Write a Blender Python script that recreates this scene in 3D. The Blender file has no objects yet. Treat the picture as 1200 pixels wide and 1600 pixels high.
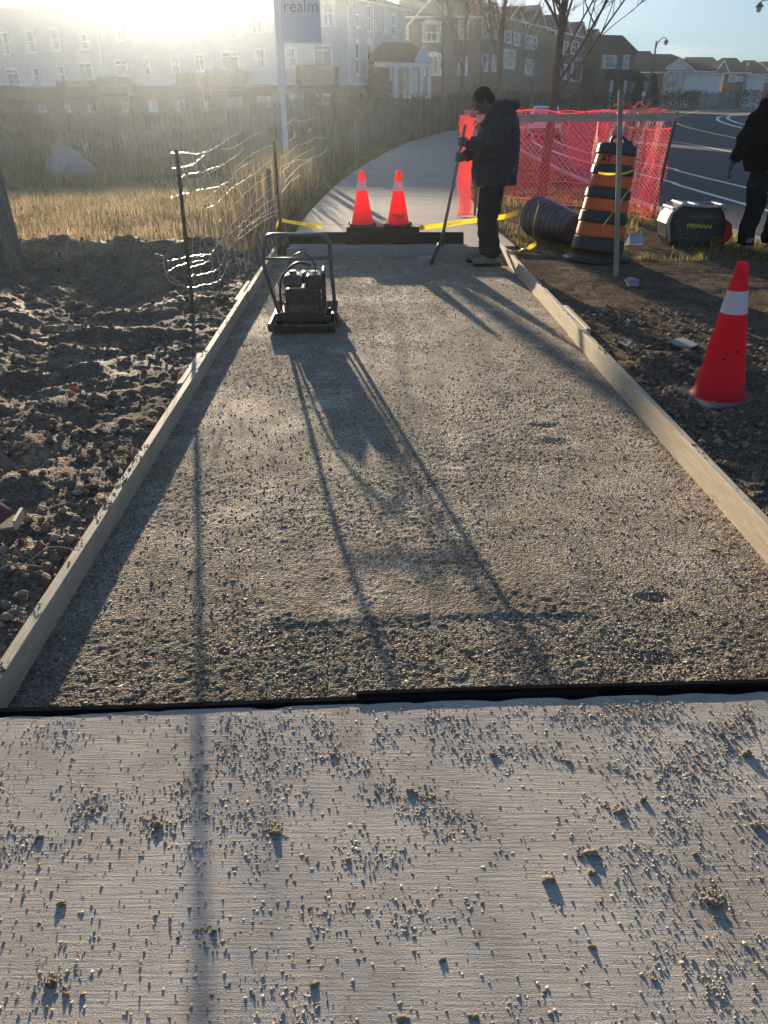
import bpy, math, random
import numpy as np
from mathutils import Vector, Matrix, Euler
rnd = random.Random(7)
RS = np.random.RandomState(11)
R = math.radians
SC = bpy.context.scene
COL = SC.collection

# ------------------------------------------------------------------ camera, sky, sun, exposure
PITCH = R(28.3); F = 1180.0; CAMZ = 1.5
SUN_EL, SUN_AZ = 8.5, -12.6          # degrees; azimuth from +Y towards +X
cd = bpy.data.cameras.new('camera'); cam = bpy.data.objects.new('camera', cd); COL.objects.link(cam)
cam.location = (0, 0, CAMZ); cam.rotation_euler = (R(90) - PITCH, 0, 0)
cd.sensor_fit = 'VERTICAL'; cd.sensor_height = 36; cd.lens = F * 36 / 1600; cd.clip_end = 2000; cd.clip_start = 0.05
SC.camera = cam
W = bpy.data.worlds.new('World'); SC.world = W; W.use_nodes = True
nt = W.node_tree; bg = nt.nodes['Background']
sky = nt.nodes.new('ShaderNodeTexSky'); sky.sky_type = 'NISHITA'; sky.sun_disc = False
sky.sun_elevation = R(SUN_EL); sky.sun_rotation = R(SUN_AZ)
sky.altitude = 80; sky.air_density = 1.0; sky.dust_density = 0.05; sky.ozone_density = 2.5
# thin wisps of cloud low over the horizon
tc = nt.nodes.new('ShaderNodeTexCoord'); mp = nt.nodes.new('ShaderNodeMapping'); mp.inputs['Scale'].default_value = (2.2, 2.2, 16)
nz = nt.nodes.new('ShaderNodeTexNoise'); nz.inputs['Scale'].default_value = 2.6; nz.inputs['Detail'].default_value = 6
rp = nt.nodes.new('ShaderNodeValToRGB'); rp.color_ramp.elements[0].position = .56; rp.color_ramp.elements[1].position = .8
mx = nt.nodes.new('ShaderNodeMixRGB'); mx.inputs[2].default_value = (5.2, 5.0, 4.8, 1)
mm = nt.nodes.new('ShaderNodeMath'); mm.operation = 'MULTIPLY'; mm.inputs[1].default_value = .55
L = nt.links.new
L(tc.outputs['Generated'], mp.inputs[0]); L(mp.outputs[0], nz.inputs[0]); L(nz.outputs[0], rp.inputs[0])
L(rp.outputs[0], mm.inputs[0]); L(mm.outputs[0], mx.inputs[0]); 
gm = nt.nodes.new('ShaderNodeGamma'); gm.inputs[1].default_value = .55       # milder falloff from the sun's side to the zenith; compresses the sky's brightness range
ti = nt.nodes.new('ShaderNodeMixRGB'); ti.blend_type = 'MULTIPLY'; ti.inputs[0].default_value = 1; ti.inputs[2].default_value = (.70, .93, 1.24, 1)
L(sky.outputs[0], gm.inputs[0]); L(gm.outputs[0], ti.inputs[1]); L(ti.outputs[0], mx.inputs[1]); L(mx.outputs[0], bg.inputs[0])
bg.inputs[1].default_value = 0.075
sl = bpy.data.lights.new('sun', 'SUN'); sl.energy = 5.0; sl.angle = R(0.55); sl.color = (1, .82, .60)
so = bpy.data.objects.new('sun', sl); COL.objects.link(so)
sd = Vector((math.sin(R(SUN_AZ)) * math.cos(R(SUN_EL)), math.cos(R(SUN_AZ)) * math.cos(R(SUN_EL)), math.sin(R(SUN_EL))))
so.rotation_euler = (-sd).to_track_quat('-Z', 'Y').to_euler(); so.location = (-20, 60, 30)
SC.view_settings.view_transform = 'Standard'; SC.view_settings.look = 'None'; SC.view_settings.gamma = 1
SC.view_settings.use_curve_mapping = False; SC.view_settings.exposure = 1.52
SC.render.engine = 'CYCLES'
SC.cycles.use_denoising = True; SC.cycles.max_bounces = 6; SC.cycles.transmission_bounces = 4
SC.cycles.volume_bounces = 0; SC.cycles.caustics_reflective = False; SC.cycles.caustics_refractive = False
SC.cycles.sample_clamp_indirect = 6; SC.cycles.use_adaptive_sampling = True

# ------------------------------------------------------------------ pixel <-> place
CP, SP = math.cos(PITCH), math.sin(PITCH)
def ray(px, py):
    u = 800 - py
    return (px - 600, F * CP + u * SP, u * CP - F * SP)
def sstep(a, b, x):
    t = np.clip((np.asarray(x, float) - a) / (b - a), 0, 1); return t * t * (3 - 2 * t)
def gz(x, y):          # lie of the land
    x = np.asarray(x, float); y = np.asarray(y, float)
    z = np.clip((y - 45) * .0125, 0, 1.15)
    z = z - .55 * sstep(-1.5, -9, x) * sstep(9, 26, y) - .5 * sstep(-4, -24, x) * sstep(30, 70, y) * 1.2
    return z
def U(px, py, z=0.0):
    dx, dy, dz = ray(px, py); s = (z - CAMZ) / dz
    return (dx * s, dy * s, z)
def UG(px, py, dz=0.0):       # where the pixel's ray meets the land
    z = 0.0
    for _ in range(40):
        p = U(px, py, z)
        if p[1] <= 0 or p[1] > 400: return p
        zn = float(gz(p[0], p[1])) + dz
        z = z + .6 * (zn - z)
    return (p[0], p[1], z)
def UY(px, py, Y):
    dx, dy, dz = ray(px, py); s = Y / dy
    return (dx * s, Y, CAMZ + dz * s)

# ------------------------------------------------------------------ noise (numpy)
def vnoise(x, y, seed=0):
    xi = np.floor(x).astype(np.int64); yi = np.floor(y).astype(np.int64); xf = x - xi; yf = y - yi
    def h(a, b):
        n = (a * 374761393 + b * 668265263 + seed * 1442695041) & 0x7fffffff
        n = ((n ^ (n >> 13)) * 1274126177) & 0x7fffffff
        return ((n ^ (n >> 16)) & 0xffff) / 65535.0
    u = xf * xf * (3 - 2 * xf); v = yf * yf * (3 - 2 * yf)
    return (h(xi, yi) * (1 - u) + h(xi + 1, yi) * u) * (1 - v) + (h(xi, yi + 1) * (1 - u) + h(xi + 1, yi + 1) * u) * v
def fbm(x, y, o=4, seed=0, g=.5):
    s = 0; a = 1; t = 0
    for i in range(o):
        s = s + a * vnoise(x * 2 ** i + 17.3 * i, y * 2 ** i - 9.1 * i, seed + i); t += a; a *= g
    return s / t
def ridged(x, y, o=4, seed=0):
    s = 0; a = 1; t = 0
    for i in range(o):
        s = s + a * (1 - np.abs(2 * vnoise(x * 2 ** i + 3.3 * i, y * 2 ** i + 7.7 * i, seed + i) - 1)); t += a; a *= .5
    return s / t
def domes(x, y, c, seed=0):   # rounded stones of about size c, 0..1
    gx, gy = x / c, y / c
    xi = np.floor(gx).astype(np.int64); yi = np.floor(gy).astype(np.int64)
    best = np.zeros(x.shape)
    for a in (-1, 0, 1):
        for b in (-1, 0, 1):
            cx, cy = xi + a, yi + b
            def h(s):
                n = (cx * 374761393 + cy * 668265263 + (seed + s) * 1442695041) & 0x7fffffff
                n = ((n ^ (n >> 13)) * 1274126177) & 0x7fffffff
                return ((n ^ (n >> 16)) & 0xffff) / 65535.0
            r = .35 + .5 * h(3)
            d2 = ((gx - cx - .15 - .7 * h(1)) ** 2 + (gy - cy - .15 - .7 * h(2)) ** 2) / (r * r)
            best = np.maximum(best, np.sqrt(np.clip(1 - d2, 0, 1)) * r * (.6 + .8 * h(5)))
    return best

# ------------------------------------------------------------------ materials
MATS = {}
def mat(name, col, rough=.8, var=0., vscale=3., col2=None, bump=0., bscale=20., spec=.5, metal=0., trans=0., coords='Object', stretch=None, attr=None, detail=5., thr=None, coat=0., bdist=.01):
    if name in MATS: return MATS[name]
    if rough >= .8: spec = 0.      # dry matt surfaces
    m = bpy.data.materials.new(name); m.use_nodes = True; MATS[name] = m
    t = m.node_tree; b = t.nodes['Principled BSDF']; ln = t.links.new
    b.inputs['Roughness'].default_value = rough; b.inputs['Metallic'].default_value = metal
    b.inputs['Specular IOR Level'].default_value = spec; b.inputs['Coat Weight'].default_value = coat
    c = (*col, 1); b.inputs['Base Color'].default_value = c
    src = None
    if var or col2 or bump:
        co = t.nodes.new('ShaderNodeTexCoord'); mpn = t.nodes.new('ShaderNodeMapping')
        if stretch: mpn.inputs['Scale'].default_value = stretch
        ln(co.outputs[coords], mpn.inputs[0])
    if attr:
        at = t.nodes.new('ShaderNodeAttribute'); at.attribute_name = attr; src = at.outputs['Color']
        ln(src, b.inputs['Base Color'])
    elif col2 or var:
        n = t.nodes.new('ShaderNodeTexNoise'); n.inputs['Scale'].default_value = vscale; n.inputs['Detail'].default_value = detail
        n.inputs['Roughness'].default_value = .65; ln(mpn.outputs[0], n.inputs[0])
        r = t.nodes.new('ShaderNodeValToRGB'); lo, hi = thr or (.32, .68)
        r.color_ramp.elements[0].position = lo; r.color_ramp.elements[1].position = hi
        c2 = col2 if col2 else tuple(max(0, v * (1 - var)) for v in col)
        c1 = col if col2 else tuple(min(1, v * (1 + var * .6)) for v in col)
        r.color_ramp.elements[0].color = (*c1, 1); r.color_ramp.elements[1].color = (*c2, 1)
        ln(n.outputs[0], r.inputs[0]); ln(r.outputs[0], b.inputs['Base Color']); src = r.outputs[0]
    if bump:
        n2 = t.nodes.new('ShaderNodeTexNoise'); n2.inputs['Scale'].default_value = bscale; n2.inputs['Detail'].default_value = 6
        ln(mpn.outputs[0], n2.inputs[0]); bp = t.nodes.new('ShaderNodeBump'); bp.inputs['Strength'].default_value = bump
        bp.inputs['Distance'].default_value = bdist; ln(n2.outputs[0], bp.inputs['Height']); ln(bp.outputs[0], b.inputs['Normal'])
    if trans:
        tr = t.nodes.new('ShaderNodeBsdfTranslucent'); tr.inputs[0].default_value = c
        if src: ln(src, tr.inputs[0])
        ms = t.nodes.new('ShaderNodeMixShader'); ms.inputs[0].default_value = trans
        out = t.nodes['Material Output']; ln(b.outputs[0], ms.inputs[1]); ln(tr.outputs[0], ms.inputs[2]); ln(ms.outputs[0], out.inputs[0])
    return m

# ------------------------------------------------------------------ mesh building
class MB:
    def __init__(s): s.v = []; s.f = []; s.c = None
    def add(s, vs, fs):
        o = len(s.v); s.v += [tuple(map(float, p)) for p in vs]; s.f += [tuple(i + o for i in f) for f in fs]; return s
    def box(s, c, d, rot=None, M=None):
        x, y, z = d[0] / 2, d[1] / 2, d[2] / 2
        vs = [Vector((a * x, b * y, e * z)) for a in (-1, 1) for b in (-1, 1) for e in (-1, 1)]
        m = M or (Euler(rot).to_matrix() if rot else None)
        if m: vs = [m @ v for v in vs]
        c = Vector(c)
        return s.add([v + c for v in vs], [(0, 1, 3, 2), (4, 6, 7, 5), (0, 4, 5, 1), (2, 3, 7, 6), (0, 2, 6, 4), (1, 5, 7, 3)])
    def beam(s, a, b, w, h, up=(0, 0, 1)):       # box from a to b, w across, h along up
        a, b = Vector(a), Vector(b); d = b - a; l = d.length; d.normalize(); u = Vector(up)
        x = d.cross(u)
        if x.length < 1e-5: x = Vector((1, 0, 0))
        x.normalize(); u = x.cross(d).normalized()
        return s.box((a + b) / 2, (w, l, h), M=Matrix((x, d, u)).transposed())
    def tube(s, pts, r, n=8, cap=True):
        pts = [Vector(p) for p in pts]; k = len(pts)
        rr = r if hasattr(r, '__len__') else [r] * k
        o = len(s.v); prev = None
        for i, p in enumerate(pts):
            d = (pts[min(i + 1, k - 1)] - pts[max(i - 1, 0)])
            if d.length < 1e-9: d = Vector((0, 0, 1))
            d.normalize()
            if prev is None: x = d.orthogonal().normalized()
            else:
                x = prev - d * prev.dot(d)
                x = x.normalized() if x.length > 1e-5 else d.orthogonal().normalized()
            prev = x; y = d.cross(x)
            for j in range(n):
                a = 2 * math.pi * j / n; s.v.append(tuple(p + (x * math.cos(a) + y * math.sin(a)) * rr[i]))
        for i in range(k - 1):
            for j in range(n):
                a = o + i * n + j; b = o + i * n + (j + 1) % n; s.f.append((a, b, b + n, a + n))
        if cap: s.f.append(tuple(o + j for j in range(n))[::-1]); s.f.append(tuple(o + (k - 1) * n + j for j in range(n)))
        return s
    def lathe(s, prof, n=24, c=(0, 0, 0), sq=0., cap=True, M=None):
        o = len(s.v); k = len(prof); C0 = Vector(c)
        for r, z in prof:
            for j in range(n):
                a = 2 * math.pi * j / n; q = 1.
                if sq: q = 1 / max(abs(math.cos(a)), abs(math.sin(a))) ** sq
                v = Vector((r * q * math.cos(a), r * q * math.sin(a), z))
                if M: v = M @ v
                s.v.append(tuple(v + C0))
        for i in range(k - 1):
            for j in range(n):
                a = o + i * n + j; b = o + i * n + (j + 1) % n; s.f.append((a, b, b + n, a + n))
        if cap:
            s.f.append(tuple(o + j for j in range(n))[::-1]); s.f.append(tuple(o + (k - 1) * n + j for j in range(n)))
        return s
    def prism(s, poly, a, b):      # poly of 3D points, extruded by vector from a*dir.. ; a,b are offset vectors
        a, b = Vector(a), Vector(b); n = len(poly)
        vs = [Vector(p) + a for p in poly] + [Vector(p) + b for p in poly]
        fs = [tuple(range(n))[::-1], tuple(range(n, 2 * n))] + [(i, (i + 1) % n, n + (i + 1) % n, n + i) for i in range(n)]
        return s.add(vs, fs)
    def quad(s, *p): return s.add(p, [tuple(range(len(p)))])

def setp(o, label=None, cat=None, group=None, kind=None):
    if label: o['label'] = label
    if cat: o['category'] = cat
    if group: o['group'] = group
    if kind: o['kind'] = kind
    return o
def mesh(name, v, f, m=None, smooth=False):
    me = bpy.data.meshes.new(name); me.from_pydata(v, [], f)
    if m: me.materials.append(m)
    if smooth: me.shade_smooth()
    me.update(); return me
def link(name, me, parent=None, loc=None):
    o = bpy.data.objects.new(name, me); COL.objects.link(o)
    if parent is not None: o.parent = parent
    if loc is not None: o.location = loc
    return o
def grid_mesh(name, X, Y, Z, m, smooth=True):      # X,Y,Z 2-D arrays -> object
    h, w = X.shape
    v = np.stack([X, Y, Z], -1).reshape(-1, 3).astype(np.float32)
    i = np.arange(h * w).reshape(h, w)
    f = np.stack([i[:-1, :-1], i[:-1, 1:], i[1:, 1:], i[1:, :-1]], -1).reshape(-1, 4)
    return np_mesh(name, v, f, m, smooth)
def np_mesh(name, v, f, m, smooth=False, colr=None):
    k = f.shape[1]
    me = bpy.data.meshes.new(name); me.vertices.add(len(v)); me.loops.add(f.size); me.polygons.add(len(f))
    me.vertices.foreach_set('co', np.ascontiguousarray(v, dtype=np.float32).ravel())
    me.loops.foreach_set('vertex_index', f.astype(np.int32).ravel())
    me.polygons.foreach_set('loop_start', np.arange(0, f.size, k, dtype=np.int32))
    if smooth: me.polygons.foreach_set('use_smooth', np.ones(len(f), dtype=bool))
    if colr is not None:
        at = me.color_attributes.new('tint', 'FLOAT_COLOR', 'POINT')
        at.data.foreach_set('color', np.concatenate([colr, np.ones((len(colr), 1))], 1).astype(np.float32).ravel())
    me.materials.append(m); me.update(calc_edges=True); me.validate()
    return me
def thing(name, label, cat, loc=(0, 0, 0), group=None, rotz=0):
    o = bpy.data.objects.new(name, None); COL.objects.link(o); o.location = loc; o.rotation_euler = (0, 0, rotz)
    o.empty_display_size = .2
    return setp(o, label, cat, group)
def part(name, mb, m, root, smooth=False, local=False, bevel=0., label=None, kind=None):
    """link the shape as one mesh object under root; world coordinates unless local"""
    off = (0, 0, 0)
    if not local and root is not None:
        r = root
        while r is not None:
            off = tuple(off[i] + r.location[i] for i in range(3)); r = r.parent
    me = mesh(name, [(p[0] - off[0], p[1] - off[1], p[2] - off[2]) for p in mb.v], mb.f, m, smooth)
    o = link(name, me, root)
    if bevel:
        b = o.modifiers.new('b', 'BEVEL'); b.width = bevel; b.segments = 2; b.limit_method = 'ANGLE'
    if label: o['label'] = label
    if kind: o['kind'] = kind
    return o
def solo(name, mb, m, label, cat, group=None, smooth=False, bevel=0.):
    """a thing that is one mesh, its origin at its middle"""
    c = np.array(mb.v); mid = (c.min(0) + c.max(0)) / 2; mid[2] = c[:, 2].min()
    me = mesh(name, [tuple(p - mid) for p in c], mb.f, m, smooth)
    o = link(name, me, None, tuple(mid)); setp(o, label, cat, group)
    if bevel:
        b = o.modifiers.new('b', 'BEVEL'); b.width = bevel; b.segments = 2; b.limit_method = 'ANGLE'
    return o
def copy_tree(o, parent=None):
    c = o.copy(); COL.objects.link(c)
    if parent is not None: c.parent = parent
    for ch in list(o.children): copy_tree(ch, c)
    return c
def smoothpath(p, n=6):       # Catmull-Rom
    p = [Vector(q) for q in p]; q = [p[0]] + p + [p[-1]]; out = []
    for i in range(1, len(q) - 2):
        for k in range(n):
            t = k / n
            out.append(.5 * ((2 * q[i]) + (q[i + 1] - q[i - 1]) * t + (2 * q[i - 1] - 5 * q[i] + 4 * q[i + 1] - q[i + 2]) * t * t + (-q[i - 1] + 3 * q[i] - 3 * q[i + 1] + q[i + 2]) * t ** 3))
    out.append(p[-1]); return out
def text(name, s, size, M, m, root, extrude=.001, align='CENTER', bold=0.):
    cu = bpy.data.curves.new(name, 'FONT'); cu.body = s; cu.size = size; cu.align_x = align; cu.align_y = 'CENTER'; cu.extrude = extrude
    cu.offset = bold; cu.resolution_u = 3; cu.materials.append(m)
    o = bpy.data.objects.new(name, cu); COL.objects.link(o)
    if root is not None: o.parent = root
    o.matrix_local = M; return o

# ------------------------------------------------------------------ added scattering volume, standing in for the lens's veiling glare around the sun
hz = MB().box((20, 95, 25 - 4), (420, 330, 50))
hzm = bpy.data.materials.new('glare_volume'); hzm.use_nodes = True; t = hzm.node_tree; t.nodes.remove(t.nodes['Principled BSDF'])
pv = t.nodes.new('ShaderNodeVolumePrincipled'); pv.inputs['Density'].default_value = .00065; pv.inputs['Anisotropy'].default_value = .82
pv.inputs['Color'].default_value = (.80, .90, 1, 1); t.links.new(pv.outputs[0], t.nodes['Material Output'].inputs['Volume'])
ho = link('glare_volume', mesh('glare_volume', hz.v, hz.f, hzm)); ho['kind'] = 'stuff'

# ------------------------------------------------------------------ materials used
def ground_mat(name, cols, scale, rough=.85, bump=.4, bscale=60, spec=.3, coords='Object', wet=0., bdist=.01):
    m = bpy.data.materials.new(name); m.use_nodes = True; t = m.node_tree; b = t.nodes['Principled BSDF']; ln = t.links.new
    co = t.nodes.new('ShaderNodeTexCoord'); n = t.nodes.new('ShaderNodeTexNoise'); n.inputs['Scale'].default_value = scale; n.inputs['Detail'].default_value = 7; n.inputs['Roughness'].default_value = .6
    ln(co.outputs[coords], n.inputs[0]); r = t.nodes.new('ShaderNodeValToRGB'); el = r.color_ramp.elements
    el[0].position = .3; el[1].position = .7; el[0].color = (*cols[0], 1); el[1].color = (*cols[-1], 1)
    for i, c in enumerate(cols[1:-1]):
        e = el.new(.3 + .4 * (i + 1) / (len(cols) - 1)); e.color = (*c, 1)
    n3 = t.nodes.new('ShaderNodeTexNoise'); n3.inputs['Scale'].default_value = bscale * 1.3; n3.inputs['Detail'].default_value = 3; ln(co.outputs[coords], n3.inputs[0])
    mr = t.nodes.new('ShaderNodeMapRange'); mr.inputs[1].default_value = .25; mr.inputs[2].default_value = .75; mr.inputs[3].default_value = .6; mr.inputs[4].default_value = 1.4
    ln(n3.outputs[0], mr.inputs[0]); mu = t.nodes.new('ShaderNodeMixRGB'); mu.blend_type = 'MULTIPLY'; mu.inputs[0].default_value = 1
    ln(n.outputs[0], r.inputs[0]); ln(r.outputs[0], mu.inputs[1]); ln(mr.outputs[0], mu.inputs[2]); ln(mu.outputs[0], b.inputs['Base Color'])
    b.inputs['Roughness'].default_value = rough; b.inputs['Specular IOR Level'].default_value = spec
    n2 = t.nodes.new('ShaderNodeTexNoise'); n2.inputs['Scale'].default_value = bscale; n2.inputs['Detail'].default_value = 6; ln(co.outputs[coords], n2.inputs[0])
    bp = t.nodes.new('ShaderNodeBump'); bp.inputs['Strength'].default_value = bump; bp.inputs['Distance'].default_value = bdist; ln(n2.outputs[0], bp.inputs['Height']); ln(bp.outputs[0], b.inputs['Normal'])
    if wet:
        n4 = t.nodes.new('ShaderNodeTexNoise'); n4.inputs['Scale'].default_value = 1.3; n4.inputs['Detail'].default_value = 4; ln(co.outputs[coords], n4.inputs[0])
        m2 = t.nodes.new('ShaderNodeMapRange'); m2.inputs[1].default_value = .42; m2.inputs[2].default_value = .6; m2.inputs[3].default_value = rough; m2.inputs[4].default_value = wet
        ln(n4.outputs[0], m2.inputs[0]); ln(m2.outputs[0], b.inputs['Roughness'])
    return m
M_land = ground_mat('rough_turf', [(.07, .065, .035), (.11, .095, .05), (.06, .055, .03)], 1.2, .95, .6, 30, .0)
M_mud = ground_mat('dark_wet_soil', [(.24, .185, .135), (.145, .115, .088), (.29, .225, .165)], 2.5, .95, .7, 90, .04, wet=.7)
M_mud2 = ground_mat('dark_soil', [(.21, .16, .115), (.115, .09, .067), (.18, .14, .10)], 1.8, .95, .6, 80, .0, wet=.8)
M_gravel = ground_mat('crushed_stone', [(.45, .385, .30), (.29, .245, .19), (.53, .455, .36)], 3., .95, .6, 190, .06, wet=.75, bdist=.006)
def stony(m, scale, dist, lo, hi):      # cells of separate grains: their own relief and their own tone
    t = m.node_tree; b = t.nodes['Principled BSDF']; ln = t.links.new; co = t.nodes.new('ShaderNodeTexCoord'); v = t.nodes.new('ShaderNodeTexVoronoi'); v.inputs['Scale'].default_value = scale; v.inputs['Randomness'].default_value = 1
    ln(co.outputs['Object'], v.inputs['Vector']); old = b.inputs['Normal'].links[0].from_node; bp = t.nodes.new('ShaderNodeBump'); bp.invert = True; bp.inputs['Strength'].default_value = 1; bp.inputs['Distance'].default_value = dist
    ln(v.outputs['Distance'], bp.inputs['Height']); ln(old.outputs[0], bp.inputs['Normal']); ln(bp.outputs[0], b.inputs['Normal'])
    sx = t.nodes.new('ShaderNodeSeparateColor'); ln(v.outputs['Color'], sx.inputs[0]); mr = t.nodes.new('ShaderNodeMapRange'); mr.inputs[3].default_value = lo; mr.inputs[4].default_value = hi; ln(sx.outputs[0], mr.inputs[0])
    mu = t.nodes.new('ShaderNodeMixRGB'); mu.blend_type = 'MULTIPLY'; mu.inputs[0].default_value = 1; src = b.inputs['Base Color'].links[0].from_socket; ln(src, mu.inputs[1]); ln(mr.outputs[0], mu.inputs[2]); ln(mu.outputs[0], b.inputs['Base Color'])
def damp(m):        # the strip next to the pavement is still wet: darker, with a ragged edge
    t = m.node_tree; b = t.nodes['Principled BSDF']; ln = t.links.new; co = t.nodes.new('ShaderNodeTexCoord'); sp = t.nodes.new('ShaderNodeSeparateXYZ'); ln(co.outputs['Object'], sp.inputs[0])
    n = t.nodes.new('ShaderNodeTexNoise'); n.inputs['Scale'].default_value = 1.6; n.inputs['Detail'].default_value = 6; ln(co.outputs['Object'], n.inputs[0])
    ma = t.nodes.new('ShaderNodeMath'); ma.operation = 'MULTIPLY_ADD'; ma.inputs[1].default_value = 2.2; ln(n.outputs[0], ma.inputs[0]); ln(sp.outputs[1], ma.inputs[2])
    mr = t.nodes.new('ShaderNodeMapRange'); mr.inputs[1].default_value = 2.9; mr.inputs[2].default_value = 3.9; mr.inputs[3].default_value = .62; mr.inputs[4].default_value = 1.; ln(ma.outputs[0], mr.inputs[0])
    mu = t.nodes.new('ShaderNodeMixRGB'); mu.blend_type = 'MULTIPLY'; mu.inputs[0].default_value = 1; ln(b.inputs['Base Color'].links[0].from_socket, mu.inputs[1]); ln(mr.outputs[0], mu.inputs[2]); ln(mu.outputs[0], b.inputs['Base Color'])
damp(M_gravel)
stony(M_gravel, 125, .0065, .45, 1.4); stony(M_mud, 80, .007, .6, 1.35); stony(M_mud2, 80, .007, .6, 1.35)
M_asph = ground_mat('asphalt', [(.075, .078, .085), (.06, .062, .07), (.09, .09, .095)], .5, .8, .3, 150, .12)
M_conc = ground_mat('path_concrete', [(.40, .37, .32), (.33, .31, .28), (.43, .40, .35)], 1.5, .85, .15, 120, .05)
M_white = mat('road_paint', (.75, .76, .76), .6, .12, 8)
M_yel = mat('yellow_road_paint', (.6, .45, .12), .6, .12, 8)
M_kerb = mat('kerb_concrete', (.42, .41, .38), .85, .15, 5, bump=.2)
M_wood = mat('pine_board', (.58, .48, .34), .75, col2=(.40, .33, .24), vscale=6, stretch=(9, 1.0, 9), bump=.35, bscale=14, spec=.3, bdist=.004)
M_woodgrey = mat('weathered_board', (.50, .43, .33), .75, col2=(.34, .29, .22), vscale=6, stretch=(9, 1.0, 9), bump=.35, bscale=14, spec=.3, bdist=.004)
M_post = mat('grey_timber', (.22, .20, .175), .85, .3, 8, stretch=(6, 6, 1), bump=.3, bscale=15)
M_blackboard = mat('black_fibreboard', (.014, .0145, .016), .8, .3, 12, bump=.2, spec=.25)
M_steel = mat('rusty_steel', (.09, .06, .045), .6, col2=(.05, .045, .04), vscale=14, metal=.5, bump=.2, bscale=60)
M_wire = mat('galvanised_wire', (.55, .54, .5), .35, .2, 30, metal=.9)
M_rust = mat('rust_post', (.13, .105, .085), .8, .3, 20, bump=.2)
M_black = mat('black_paint', (.018, .018, .02), .38, .2, 12, spec=.5)
M_rubber = mat('black_rubber', (.022, .022, .025), .6, .3, 14, bump=.15, bscale=40)
# ================================================================== THE SETTING
def LX(y): return -1.106 - .0187 * y      # inner faces of the two forms
def RX(y): return 1.566 - .0187 * y
TZ = -.10                                 # compacted bed
# ---- road (left kerb line, right edge)
KL = [(5.7, -40), (5.35, 3), (5.0, 8), (4.62, 12), (4.5, 17), (5.1, 30), (6.4, 45), (10.5, 68), (20, 90), (33, 110), (50, 126), (80, 137), (220, 145)]
KR = [(24, -40), (24, 3), (24, 8), (24, 12), (24, 17), (25, 30), (28, 42), (36, 54), (50, 64), (66, 71), (88, 78), (120, 84), (220, 90)]
kl = smoothpath([(x, y, 0) for x, y in KL], 8); kr = smoothpath([(x, y, 0) for x, y in KR], 8)
klx = np.array([p.x for p in kl]); kly = np.array([p.y for p in kl])
def kerbx(y): return np.interp(y, kly, klx)
# ---- the land
xs = np.unique(np.concatenate([np.linspace(-140, -12, 33), np.linspace(-12, 8, 81), np.linspace(8, 220, 54)]))
ys = np.unique(np.concatenate([np.linspace(-40, -3, 10), np.linspace(-3, 12, 61), np.linspace(12, 60, 97), np.linspace(60, 250, 60)]))
X, Y = np.meshgrid(xs, ys); Z = gz(X, Y) + .03 * (fbm(X * .7, Y * .7, 3, 5) - .5)
KX = kerbx(Y); near = sstep(-8.4, -7.6, X) * (1 - sstep(-.45, -.2, X - KX)) * (1 - sstep(8.6, 9.2, Y)) * sstep(-6, -5, Y)
Z = Z - .4 * near - .1 * (1 - sstep(-.4, -.15, X - KX)) * sstep(1.3, 1.6, X) * (1 - sstep(19, 20, Y)) * (1 - near)
pc = (np.abs(X - .2) < 2) & (Y > 9) & (Y < 12)
Z = Z - .12 * pc - .02
lpx = np.interp(Y, [9, 12, 16, 22, 30, 38, 46, 62, 80], [-1.3, -1.2, -1.05, -.6, 0, .9, 2.2, 7, 14])
Z = Z - .10 * ((X > lpx - .3) & (X < lpx + 3.3) & (Y > 9))
onroad = (X > kerbx(Y) - .05)
Z = np.where(onroad, Z - .45, Z)
land = link('ground', grid_mesh('ground', X, Y, Z, M_land)); land['kind'] = 'structure'
# ---- asphalt
n = len(kl); T = np.linspace(0, 1, 40)[None, :]
ax = np.array([p.x for p in kl])[:, None] * (1 - T) + np.array([p.x for p in kr])[:, None] * T
ay = np.array([p.y for p in kl])[:, None] * (1 - T) + np.array([p.y for p in kr])[:, None] * T
road = link('road', grid_mesh('road', ax, ay, gz(ax, ay) - .12, M_asph)); road['kind'] = 'structure'
def ribbon(path, w, z, m, name, parent=None, dash=None):
    """a painted line following the road surface"""
    P = smoothpath([(p[0], p[1], 0) for p in path], 10); b = MB(); acc = 0
    for i in range(len(P) - 1):
        a, c = P[i], P[i + 1]; d = c - a; l = d.length
        if l < 1e-6: continue
        nn = Vector((-d.y, d.x, 0)).normalized() * w / 2
        if dash and (acc % (dash[0] + dash[1])) > dash[0]: acc += l; continue
        acc += l
        q = [a - nn, a + nn, c + nn, c - nn]
        b.quad(*[(v.x, v.y, float(gz(v.x, v.y)) + z) for v in q])
    me = mesh(name, b.v, b.f, m); o = link(name, me, parent); return o
def rp_(pts): return [UG(px, py, -.12)[:2] for px, py in pts]
ribbon([(6.35, -20)] + rp_([(1153, 316.6), (1040, 282.6)]) + [(6.6, 30), (7.9, 45), (12, 66)], .13, -.112, M_white, 'bike_lane_line', road)
ribbon([(7.6, -20)] + rp_([(1159, 292), (1042, 262)]) + [(7.9, 32), (9.2, 46), (13.4, 66)], .13, -.112, M_white, 'bike_lane_line', road)
ribbon(rp_([(1200, 255), (1139, 237), (1048, 221)]) + [(13.6, 48)], .13, -.112, M_white, 'lane_line', road)
ribbon(rp_([(1200, 226), (1150, 216), (1107, 207), (1068, 197), (1054, 189), (1062, 181), (1092, 173.5)]), .3, -.112, M_yel, 'centre_line', road)
ribbon(rp_([(1200, 209), (1155, 199), (1128, 191), (1121, 185.5), (1130, 181), (1170, 177.5), (1240, 176)]), .3, -.112, M_white, 'lane_line', road)
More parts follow.
